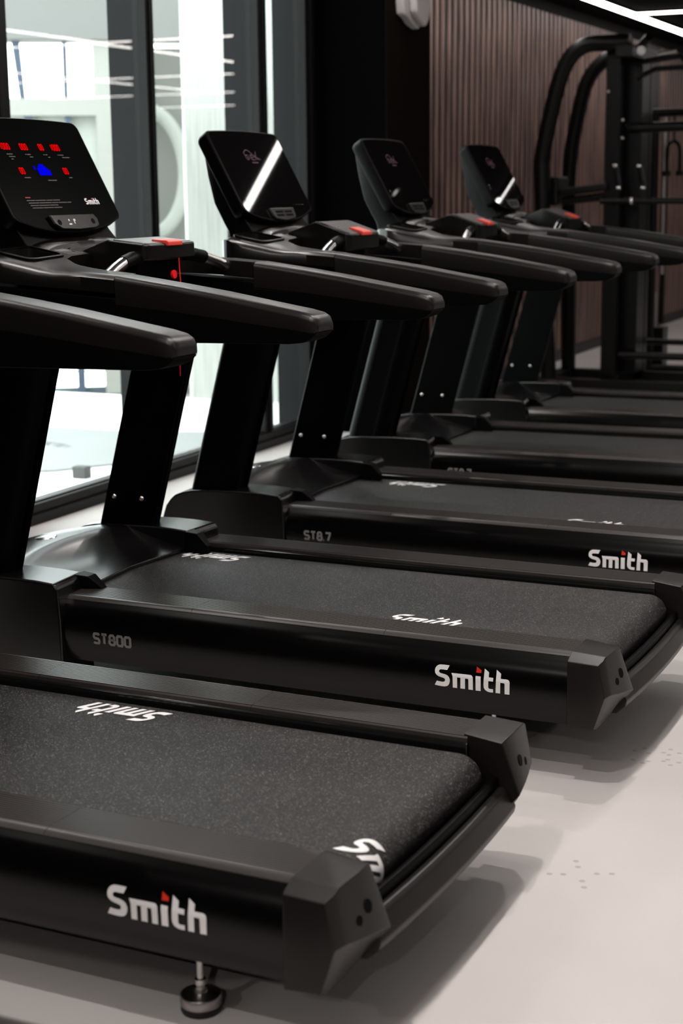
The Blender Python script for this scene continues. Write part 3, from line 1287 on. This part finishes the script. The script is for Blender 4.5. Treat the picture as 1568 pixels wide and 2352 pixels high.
        def logo():
            bm = B()
            arc = [(.0 + .068 * i / 14, .020 + .020 * math.sin(PI * (.12 + .88 * i / 14)) - (.0 if i < 11 else .006 * (i - 10) / 4)) for i in range(15)]
            ribbon(bm, [(.006, .012)] + arc + [(.110, .000)], .0036)
            x = .0
            for ch, wd, x0 in (('G', .026, .002), ('I', .006, .036), ('E', .018, .046), ('X', .020, .072)):
                for st in STROKE[ch]:
                    ribbon(bm, [(x0 + a * wd, b_ * .020) for a, b_ in st], .0034)
            for a, w_ in ((.034, .008), (.044, .012), (.058, .006), (.066, .014)):
                ribbon(bm, [(a, -.012), (a + w_, -.012)], .005)
            return on_disp(bm, .366, .118, .0022)
        obj('screen_logo', logo, M['lcd_logo'], sc, key='lcdlogo', label='faint mauve logo with a fish-like arc')
        v = obj('air_vent', vent_bm, M['plastic'], hs, key='vent', bevel=.002, label='small air vent below the screen')
        obj('vent_slot', vent_slots_bm, M['hole'], hs, key='ventslots')
        obj('vent_frame', vent_frame_bm, M['film'], hs, key='ventframe')
    return T


# ------------------------------------------------------------------ the room
struct('floor', lambda: bbox(-3.02, 8, -6, 24, -.12, 0), M['floor'], 'pale grey smooth gym floor')
struct('ceiling', lambda: bbox(-3.02, 8, -6, 24, 2.80, 2.92), M['ceil'], 'black ceiling with white light lines')
struct('wall_back', lambda: bbox(-3.3, 8.2, 24, 24.2, 0, 2.9), M['blackwall'], 'dark far end wall')
struct('wall_front', lambda: bbox(-3.3, 8.2, -6.2, -6, 0, 2.9), M['blackwall'], 'dark wall behind the viewer')
struct('wall_right', lambda: bbox(8, 8.2, -6, 24, 0, 2.9), M['blackwall'], 'dark wall on the right')


def lw():
    bm = B()
    box(bm, -3.2, -2.84, 7.03, 24, 0, 2.82)
    box(bm, -3.2, -3.0, 6.36, 7.04, 0, 2.82)
    box(bm, -3.2, -3.0, -6, 3.28, 0, 2.82)  # unseen stretch, closed off instead of glazed to cut the window light
    return bm


struct('wall_left', lw, M['slatback'], 'dark wall behind the wooden slats, with an added unseen stretch left of the windows')
# black column: its side towards the window is black, its face dark brown
struct('trim_1', lambda: bbox(-3.0, -2.551, 6.352, 7.03, 0, 2.80), M['blackwall'], 'black square column beside the last window')
struct('trim_2', lambda: bbox(-2.551, -2.546, 6.354, 7.028, 0.0, 2.80), M['brownwall'], 'dark brown face of the column under the white siren')


def slats(y0, y1, pitch=.112, w=.050, x0=-2.838, x1=-2.822):
    bm = B()
    y = y0
    k = 0
    while y + w < y1:
        d = .0008 * math.sin(k * 12.9898)
        prof = [(x0, y), (x1 - .006, y), (x1 - .0015 + d, y + .006), (x1 + d, y + w * .5), (x1 - .0015 + d, y + w - .006), (x1 - .006, y + w), (x0, y + w)]
        prism(bm, prof, 'z', .075, 2.715)
        y += pitch
        k += 1
    return bm


tag(obj('slat_panel', lambda: slats(7.06, 13.08), M['slat'], bevel=0, angle=60), 'long panel of vertical brown wooden slats beside the black column', 'wall panel', group='slatted wall panels')
tag(obj('slat_panel', lambda: slats(13.92, 23.9), M['slat'], bevel=0, angle=60), 'slatted brown wooden panel beyond the dark plain panel', 'wall panel', group='slatted wall panels')
dp = obj('plain_panel', lambda: bbox(-2.838, -2.815, 13.10, 13.90, .075, 2.715), M['panel'], bevel=.004)
tag(dp, 'plain dark panel between the two slatted wall panels', 'wall panel')


def sw(y, z, w, h):
    bm = B()
    box(bm, -2.816, -2.802, y - w / 2, y + w / 2, z - h / 2, z + h / 2)
    return bm


tag(obj('wall_plate', lambda: sw(13.52, 1.99, .20, .22), M['grey_render'], bevel=.006), 'small square grey plate on the plain dark panel', 'wall plate')


def knobm():
    bm = B()
    lathe(bm, [(.001, 0), (.045, 0), (.05, -.01), (.05, -.03)], (-2.788, 13.50, 2.19), axis='x')
    return bm


tag(obj('wall_sensor', knobm, M['grey_render']), 'small round sensor above the square grey plate', 'sensor')
struct('baseboard_left', lambda: bbox(-2.84, -2.782, 7.03, 24, 0, .075), M['base'], 'dark skirting under the wooden slats')

# windows: posts, head and sill in dark aluminium, with outer fins seen through the glass
POSTS = [(3.28, 3.425), (4.515, 4.585), (5.655, 5.755), (6.235, 6.35)]


def winframe():
    bm = B()
    for a, b in POSTS:
        box(bm, -3.055, -2.985, a, b, .07, 2.80)
    return bm


wf = struct('window_1', lambda: bbox(-3.06, -2.975, 3.28, 6.35, 0, .085), M['frame'], 'row of tall dark-framed windows along the left side', bevel=.004)


def sillm():
    bm = B()
    box(bm, -2.98, -2.958, 3.28, 6.35, .0, .045)
    box(bm, -3.06, -3.0, 3.28, 6.35, .085, .092)
    return bm


obj('window_sill', sillm, M['frame'], wf, bevel=.002)
for i, (a, b) in enumerate(POSTS):
    def pm():
        bm = B()
        box(bm, -3.055, -2.985, a, b, .085, 2.80)
        m = (a + b) / 2
        box(bm, -2.987, -2.974, m - .012, m + .012, .085, 2.80)
        return bm
    obj('window_frame', pm, M['frame'], wf, bevel=.003, label='dark window post')
FIN = {5: (.34, 'f'), 6: (.34, 'f'), 7: (.36, 'f')}
for i, (a, b) in enumerate(POSTS):
    obj('outer_fin', lambda: bbox(-3.20, -3.058, a + .01, b - .01, .0, 2.85), M['fin'], wf, label='grey outer fin behind the window post')
for (a, b), (c, d) in zip(POSTS, POSTS[1:]):
    obj('window_glass', lambda: bbox(-3.030, -3.024, b, c, .10, 2.80), M['glass'], wf)

# ------------------------------------------------------------------ ceiling light lines
LIGHTS = [
    ('y', -2.46, -1.5, 13.9, 'long light line running along the window and slat wall'),
    ('x', 11.37, -2.41, 7.5, 'light line that branches from the long line above the gym frame'),
    ('x', 6.21, -2.41, 7.5, 'light line crossing the ceiling above the middle treadmill'),
    ('x', 15.8, -2.41, 7.5, 'light line crossing the ceiling beyond the cable station'),
    ('x', 1.05, -.45, 7.5, 'light line crossing the ceiling above the nearest treadmill'),
    ('y', .0, -4.5, 6.15, 'light line running above the rear ends of the treadmills'),
    ('y', 1.55, 6.27, 11.31, 'light line over the open floor between two cross lines'),
    ('y', 1.6, 11.43, 15.74, 'light line over the far floor beyond the gym machines'),
    ('x', 19.2, -2.41, 7.5, 'light line crossing the far part of the ceiling near the end wall'),
    ('x', 22.6, -2.41, 7.5, 'last light line right before the far end wall'),
    ('y', 4.6, -4.5, 19.1, 'light line farthest from the window'),
]
for ax, c, a, b, lab in LIGHTS:
    t = thing('ceiling_light', lab, 'ceiling light', (0, 0, 0), 0, 'linear ceiling lights')
    w = .045
    if ax == 'x':
        obj('light_housing', lambda: bbox(a - .01, b + .01, c - w - .012, c + w + .012, 2.786, 2.80), M['ceil'], t)
        obj('light_diffuser', lambda: bbox(a, b, c - w, c + w, 2.778, 2.787), M['strip'], t)
    else:
        obj('light_housing', lambda: bbox(c - w - .012, c + w + .012, a - .01, b + .01, 2.786, 2.80), M['ceil'], t)
        obj('light_diffuser', lambda: bbox(c - w, c + w, a, b, 2.778, 2.787), M['strip'], t)


# round ceiling spots in two lines above the machines
SPOTS = [(-.25, -2.0), (-.25, -.5), (-.25, .9), (-.25, 2.35), (-.25, 3.75), (1.3, -4.3), (-1.5, -4.1), (-.96, 8.95), (-2.2, 1.3), (-2.2, 3.2), (-2.2, 4.9)]  # pair behind the viewer is added to brighten the side lettering
for k, (sx_, sy_) in enumerate(SPOTS):
    row = 'added behind the viewer to brighten the lettering' if sy_ < -4 else 'over the rear ends of the treadmills' if sx_ == -.25 else ('close to the windows' if sx_ < -2 else 'over the fourth console')
    t = thing('ceiling_spot', 'small round ceiling spot ' + row + ', outside the picture', 'ceiling spot', (sx_, sy_, 2.80), 0, 'ceiling spots ' + row)
    obj('spot_housing', lambda: (lambda bm: (lathe(bm, [(.055, 0), (.055, -.035), (.046, -.035), (.044, -.010), (.001, -.010)]), bm)[1])(B()), M['ceil'], t, key='spoth', angle=30)
    ld = bpy.data.lights.new('spot_light', 'AREA')
    ld.shape = 'DISK'
    ld.size = .055
    ld.energy = SPOT_POWER if sx_ == -.25 else 26.0 if sy_ < -4 else (9.0 if sx_ < -2 else .013)
    ld.color = LAMP_WARM
    lo = bpy.data.objects.new('spot_light', ld)
    COL.objects.link(lo)
    lo.parent = t
    lo.location = (0, 0, -.034)


# ------------------------------------------------------------------ treadmills
OFF = [(-.0461, -.0104, -.0209), (.0051, .0111, -.0103), (.0044, -.0047, -.0119), (.0218, .0423, .0390), (.0149, -.0383, .0257)]
DEF = [
    ('black treadmill nearest the viewer, its running belt cut off by the left edge', 'lcd', 'ST8.7', [-.020], [-.655]),
    ('black treadmill with red and blue lit figures on its console panel', 'led', 'ST800', [-.590], [-1.245]),
    ('black treadmill whose screen shows a long white light reflection beside the window', 'lcd', 'ST8.7', [-.520], [-1.120]),
    ('black treadmill whose screen stands against the dark column, next to last in the row', 'lcd', 'ST8.7', [-.93], [-1.50]),
    ('black treadmill farthest back in the row, in front of the slatted wall', 'lcd', 'ST8.7', [-1.0], [-.17]),
]
treadmill((-.03, -1.44, 0), 0.0, 'black treadmill of which only a sliver of side rail shows in the bottom left corner', 'lcd', 'ST8.7', [-.4], [-1.0])
for m in range(5):
    ox, oy, rz = OFF[m]
    lab, kd, mod, bn, bf = DEF[m]
    treadmill((ox, 1.4 * m + oy, 0), rz, lab, kd, mod, bn, bf)

# ------------------------------------------------------------------ gym machine behind the row
G = thing('strength_machine', 'tall black strength machine with two bent tubes in front of the slatted wall', 'gym machine', (-2.0, 9.0, 0))


def gpart(name, pts, r, m='gym', smooth=0, n=16, label=None, sx=1.0, parent=None):
    def f():
        bm = B()
        tube(bm, [(p[0] + 2.0, p[1] - 9.0, p[2]) for p in pts], r, n, smooth, sx)
        return bm
    return obj(name, f, M[m], parent or G, label=label, angle=40)


def gbox(name, x0, x1, y0, y1, z0, z1, m='gym', bevel=.006, label=None):
    return obj(name, lambda: bbox(x0 + 2, x1 + 2, y0 - 9, y1 - 9, z0, z1), M[m], G, bevel=bevel, label=label)


gpart('bent_tube', [(-2.30, 8.7, .03), (-2.35, 8.7, .9), (-2.37, 8.7, 1.45), (-2.368, 8.7, 1.62), (-2.306, 8.7, 1.922), (-2.243, 8.7, 2.149), (-2.17, 8.7, 2.272), (-2.062, 8.7, 2.335), (-1.90, 8.7, 2.338), (-1.775, 8.7, 2.338)], .055, smooth=4)
gpart('bent_tube', [(-2.335, 9.3, .03), (-2.349, 9.3, 1.0), (-2.352, 9.3, 1.54), (-2.288, 9.3, 1.944), (-2.222, 9.3, 2.152), (-2.12, 9.3, 2.265), (-2.02, 9.3, 2.299), (-1.80, 9.3, 2.305)], .052, smooth=4)
gbox('upright_post', -1.965, -1.865, 8.82, 8.92, .03, 2.33)
gbox('upright_post', -1.845, -1.765, 9.26, 9.34, .03, 2.31)
gbox('weight_tower', -1.90, -1.76, 9.0, 9.22, .10, 2.25, m='gym')
gbox('base_beam', -2.35, -1.2, 8.66, 8.74, .02, .085)
gbox('base_beam', -2.40, -1.2, 9.26, 9.34, .02, .085)
gbox('base_beam', -2.40, -2.31, 8.66, 9.34, .02, .085)
gbox('top_beam', -1.86, -1.74, 8.64, 9.34, 2.24, 2.32)
gpart('pull_up_handle', [(-1.78, 8.9, 2.30), (-1.66, 8.75, 2.37)], .028)
gpart('chrome_cap', [(-1.735, 8.8, 2.285), (-1.715, 8.76, 2.285)], .030, 'chrome', label='round chrome end cap')
gpart('pull_up_bar', [(-1.80, 9.0, 2.225), (-1.62, 9.0, 2.245), (-1.50, 9.0, 2.255), (-1.44, 8.95, 2.20)], .019)
gpart('pull_up_bar', [(-1.80, 9.0, 2.12), (-1.70, 9.0, 2.165), (-1.62, 9.0, 2.18), (-1.2, 9.0, 2.185)], .018, smooth=4)
gpart('chrome_sleeve', [(-1.655, 8.98, 2.272), (-1.53, 8.98, 2.287)], .013, 'steel', label='bright metal sleeve')
gpart('press_arm', [(-1.87, 9.0, 1.79), (-1.2, 9.0, 1.80)], .035)
for (x, y, z) in ((-1.882, 8.8, 1.538), (-1.854, 8.8, 1.39), (-1.716, 8.8, 1.535), (-1.684, 8.8, 1.389)):
    gpart('chrome_collar', [(x - .014, y, z), (x + .014, y, z - .002)], .014, 'chrome', label='small chrome collar')
gpart('link_rod', [(-1.882, 8.81, 1.535), (-1.856, 8.81, 1.39)], .018)
gpart('link_rod', [(-1.716, 8.81, 1.53), (-1.684, 8.81, 1.39)], .018)
gpart('dip_bar', [(-1.98, 8.8, 1.30), (-1.78, 8.8, 1.30), (-1.2, 8.8, 1.298)], .022)
gpart('chrome_collar', [(-1.768, 8.8, 1.302), (-1.752, 8.8, 1.302)], .030, 'chrome', label='chrome collar on the dip bar')
gpart('lower_crossbar', [(-1.86, 8.9, .235), (-1.2, 8.9, .238)], .026)
gpart('lower_crossbar', [(-1.86, 9.6, .27), (-1.2, 9.6, .27)], .022)


def padm(x0, x1, y0, y1, z0, z1, tilt=0.0):
    def f():
        bm = B()
        prism(bm, rrect(x0 + 2, x1 + 2, y0 - 9, y1 - 9, .02), 'z', z0, z1)
        for v in bm.verts:
            v.co.z += (v.co.x) * tilt
        return bm
    return f


obj('back_pad', lambda: bbox(-.375, -.285, -.2, .06, 1.27, 1.47), M['pad'], G, bevel=.02)
obj('arm_pad', padm(-2.27, -1.93, 8.78, 8.92, 1.365, 1.42, .12), M['pad'], G, bevel=.018)
gpart('arm_support', [(-2.27, 8.85, 1.30), (-1.93, 8.85, 1.335)], .028)
for (x, y, z) in ((-1.945, 8.815, 2.03), (-1.84, 8.815, 1.84), (-1.84, 8.815, 1.72)):
    gpart('bolt', [(x, y, z), (x, y - .012, z)], .010, 'steel', label='bolt head')

C2 = thing('cable_station', 'black cable station with a hanging U-shaped handle at the right edge', 'gym machine', (-1.85, 10.0, 0))


def cpart(name, pts, r, m='gym', smooth=0, label=None):
    def f():
        bm = B()
        tube(bm, [(p[0] + 1.85, p[1] - 10.0, p[2]) for p in pts], r, 16, smooth)
        return bm
    return obj(name, f, M[m], C2, label=label, angle=40)


cpart('station_post', [(-1.905, 10.0, 0), (-1.905, 10.0, 1.95)], .030)
cpart('station_post', [(-1.855, 10.15, .36), (-1.855, 10.15, 1.95)], .022)
cpart('station_beam', [(-1.95, 10.0, 1.93), (-1.0, 10.0, 1.93)], .030)
cpart('station_base', [(-1.95, 10.0, .03), (-1.0, 10.0, .03)], .030)
cpart('hanging_handle', [(-1.81, 10.0, 1.485), (-1.81, 10.0, 1.62), (-1.80, 10.0, 1.69), (-1.762, 10.0, 1.722), (-1.724, 10.0, 1.69), (-1.714, 10.0, 1.62), (-1.714, 10.0, 1.485)], .014, smooth=5, label='black U-shaped handle')
cpart('handle_knob', [(-1.81, 10.0, 1.47), (-1.81, 10.0, 1.505)], .030)
cpart('handle_knob', [(-1.714, 10.0, 1.47), (-1.714, 10.0, 1.505)], .030)
cpart('handle_strap', [(-1.762, 10.0, 1.72), (-1.762, 10.0, 1.91)], .008)
cpart('guide_rod', [(-1.833, 10.02, .74), (-1.838, 10.02, 1.93)], .020, 'steel', label='bright steel guide rod')
cpart('guide_rod', [(-1.88, 10.05, .35), (-1.88, 10.05, .60)], .014, 'steel', label='short steel guide rod')
obj('weight_stack', lambda: bbox(-.09, .03, .08, .24, .03, .33), M['gym'], C2, bevel=.004)


# ------------------------------------------------------------------ white fixture on the column
def sirenm(k, x0, x1, z0):
    bm = B()
    rings = []
    for i in range(14):
        t = i / 13
        z = z0 + t * .36
        r = .5 * math.sin(PI * (.12 + .80 * t)) ** .6
        w_ = .17 * k * (0.55 + r)
        d = .115 * k * (0.35 + r)
        cyy = 6.655
        ring = [(x0, cyy - w_ * .5, z)] + [(x0 + (x1 - x0) * 0 + d * math.sin(PI * j / 10), cyy - w_ * .5 * math.cos(PI * j / 10), z) for j in range(1, 10)] + [(x0, cyy + w_ * .5, z)]
        rings.append(ring)
    loft(bm, rings)
    return bm


si = thing('wall_siren', 'white curved plastic siren high on the dark column', 'siren', (-2.546, 6.655, 2.33))


def s1():
    bm = B()
    n = 22
    rings = []
    for i in range(n + 1):
        a = math.radians(-62 + 124 * i / n)
        rings.append([(0.0, .03 + .17 * math.sin(a), .20 - .20 * math.cos(a)), (.085, .03 + .15 * math.sin(a), .19 - .18 * math.cos(a)), (.10, .03 + .10 * math.sin(a), .19 - .12 * math.cos(a)), (0.0, .03 + .10 * math.sin(a), .20 - .12 * math.cos(a))])
    loft(bm, rings)
    return bm


def s2():
    bm = B()
    prism(bm, [(-.17, .10), (-.155, .03), (-.09, .015), (-.02, -.015), (.07, -.035), (.12, .01), (.155, .09), (.165, .18), (.12, .27), (-.10, .27), (-.16, .2)], 'x', .0, .052)
    return bm


def s3():
    bm = B()
    prism(bm, [(-.09, .045), (-.02, .005), (.065, -.025), (.105, .015), (.14, .09), (.15, .18), (.105, .255), (-.06, .255), (-.10, .15)], 'x', .052, .10)
    return bm


obj('siren_base', s2, M['fixture'], si, bevel=.012, seg=4, angle=20)
obj('siren_cover', s3, M['fixture'], si, bevel=.018, seg=5, angle=20)

# ------------------------------------------------------------------ outside the window
FO = Vector((-6.93801, 9.28242, 0))
FD = Vector((.82115, .57071, 0))
FN = Vector((.57071, -.82115, 0))     # towards the viewer
OUTSIDE = []


def fac(bm, s0, s1, z0, z1, d0, d1):
    pts = [FO + FD * s + FN * d for s in (s0, s1) for d in (d0, d1)]
    vs = [bm.verts.new((p.x, p.y, z)) for p in pts for z in (z0, z1)]
    for f in ((0, 1, 3, 2), (4, 6, 7, 5), (0, 4, 5, 1), (2, 3, 7, 6), (0, 2, 6, 4), (1, 5, 7, 3)):
        bm.faces.new([vs[i] for i in f])


bd = thing('facing_building', 'pale building with large openings seen through the left windows', 'building', tuple(FO))
bd.location = (0, 0, 0)


def bwall():
    bm = B()
    for s0, s1, z0, z1 in ((-9, -.30, 2.10, 3.15), (-.30, 2.1, 2.62, 3.15), (.50, .80, -3, 2.62), (-9, 2.1, -3, -.385), (-.30, .50, 2.02, 2.16), (-9, -7, -3, 3)):
        fac(bm, s0, s1, z0, z1, -.25, 0)
    fac(bm, .80, 2.1, -3, 2.62, -.9, -.7)
    return bm


obj('wall', bwall, M['cream'], bd)


def bgrey():
    bm = B()
    fac(bm, .80, 2.1, -.385, 2.62, -.69, -.66)
    return bm


obj('recess_wall', bgrey, M['grey_render'], bd)


def bsof():
    bm = B()
    fac(bm, -9, 2.1, 2.63, 3.15, 0.0, .05)
    return bm


obj('soffit', bsof, M['soffit'], bd)
for s0, s1, t0, t1, z0, z1 in ((-.165, -.100, -.115, -.070, 2.15, 2.63), (.248, .283, .245, .280, 2.15, 2.63), (-.09, -.02, -.06, .0, 1.2, 2.03), (.25, .29, .26, .30, 1.2, 2.03), (.262, .325, .262, .325, -.39, 1.2)):
    def mm():
        bm = B()
        pts = []
        for z, a, b in ((z0, t0, t1), (z1, s0, s1)):
            for s in (a, b):
                for d in (-.12, -.02):
                    p = FO + FD * s + FN * d
                    pts.append(bm.verts.new((p.x, p.y, z)))
        for f in ((0, 1, 3, 2), (4, 6, 7, 5), (0, 4, 5, 1), (2, 3, 7, 6), (0, 2, 6, 4), (1, 5, 7, 3)):
            bm.faces.new([pts[i] for i in f])
        return bm
    obj('mullion', mm, M['blue_frame'], bd, label='blue-grey mullion')


def pan():
    bm = B()
    fac(bm, -9, .50, -.385, -.27, -.16, -.13)
    return bm


obj('lower_panel', pan, M['blue_pane'], bd, label='blue-grey glazed panel')


def pan3():
    bm = B()
    fac(bm, -.30, .50, .95, 2.03, -.155, -.13)
    return bm


obj('pale_glazing', pan3, M['pale_blind'], bd, label='pale blind behind the second row of openings')


def pan2():
    bm = B()
    for z in (-.14, -.06, .03, .12):
        fac(bm, -9, .50, z, z + .012, -.16, -.14)
    return bm


obj('glazing_bar', pan2, M['blue_pane'], bd, label='thin pale blue bars')


def ringm():
    bm = B()
    pts = []
    for i in range(31):
        a = math.radians(112 - 224 * i / 30)
        s, z = .93 + .34 * math.cos(a), 1.55 + .54 * math.sin(a)
        p = FO + FD * s + FN * (-.45)
        pts.append((p.x, p.y, z))
    tube(bm, pts, .06, 12)
    return bm


tag(obj('arched_tube', ringm, M['arch']), 'big pale curved tube in front of the grey recess outside', 'sculpture')

# railing outside
rl = thing('railing', 'thin dark green railing beyond the left window', 'railing', (0, 0, 0))


def railm():
    bm = B()
    for z in (-.215,):
        a = FO + FD * -4 + FN * .9
        b = FO + FD * .80 + FN * .9
        tube(bm, [(a.x, a.y, z + .035), (b.x, b.y, z)], .009, 8)
    return bm


obj('top_rail', railm, M['teal'], rl)
for s in (-3.1, -2.1, -1.05, .02):
    def pm():
        bm = B()
        a = FO + FD * s + FN * .9
        tube(bm, [(a.x, a.y, -.60), (a.x, a.y, -.19)], .013, 8)
        return bm
    obj('railing_post', pm, M['teal'], rl)

# lower terrace, sheet roof with print, white deck by the glass
tag(obj('terrace_slab', lambda: bbox(-16, -3.3, 4.9, 11, -.75, -.62), M['cream']), 'pale terrace slab beyond the printed sheet', 'terrace')


def sheet():
    bm = B()
    vs = [(-3.75, 4.72), (-3.30, 5.45), (-3.30, 6.35), (-4.05, 6.05), (-4.75, 6.03), (-8, 6.6), (-8, 4.2), (-4.4, 4.35)]
    prism(bm, vs, 'z', -.030, -.020)
    return bm


aw = thing('printed_sheet', 'pale mint sheet with faint grey print lying outside the window', 'canopy', (0, 0, 0))
obj('sheet', sheet, M['awning'], aw, bevel=.002)


def sheet_print():
    bm = B()
    x = 0
    for ch in 'GENCTEI':
        if ch in 'EGTI':
            for st in STROKE[ch]:
                ribbon(bm, [(x + a * .034, b * .062) for a, b in st], .011)
        elif ch == 'N':
            ribbon(bm, [(x, 0), (x, .062), (x + .034, 0), (x + .034, .062)], .011)
        elif ch == 'C':
            ribbon(bm, [(x + .034, .058), (x + .006, .062), (x, .03), (x + .006, 0), (x + .034, .004)], .011)
        x += .050
    return remap(bm, lambda a, b, c: (-4.44 + a * 1.0, 5.475 - a * .35 + b * 1.3, -.0185))


obj('sheet_print', sheet_print, M['awn_text'], aw, label='faint grey letters')
tag(obj('outer_deck', lambda: bbox(-9, -3.21, -9, 7.6, -.12, -.031), M['deck']), 'bright white paving right outside the windows', 'paving')
tag(obj('utility_box', lambda: bbox(-3.56, -3.48, 4.60, 4.66, -.031, .03), M['dark_box'], bevel=.006), 'small dark grey box on the white paving', 'box')


def conc():
    bm = B()
    box(bm, -4.62, -4.60, 7.68, 11.0, -.6, 3.4)
    return bm


tag(obj('concrete_wall', conc, M['concrete'], bevel=.01), 'pale concrete wall with board marks right outside the glass', 'wall')


def shrub():
    bm = B()
    rnd = random.Random(3)
    for k in range(150):
        c = FO + FD * (.40 + rnd.uniform(-.07, .09)) + FN * (-.5 + rnd.uniform(-.08, .08))
        z = rnd.uniform(1.45, 1.85)
        c = Vector((c.x, c.y, z))
        d1 = Vector((rnd.uniform(-1, 1), rnd.uniform(-1, 1), rnd.uniform(-1, 1))).normalized() * .035
        d2 = Vector((rnd.uniform(-1, 1), rnd.uniform(-1, 1), rnd.uniform(-1, 1))).normalized() * .02
        vs = [bm.verts.new(c + d1), bm.verts.new(c + d2), bm.verts.new(c - d1), bm.verts.new(c - d2)]
        bm.faces.new(vs)
    return bm


o_ = obj('hanging_foliage', shrub, M['green'], flat=True)
tag(o_, 'pale green foliage far behind the building opening', 'plant', kind='stuff')
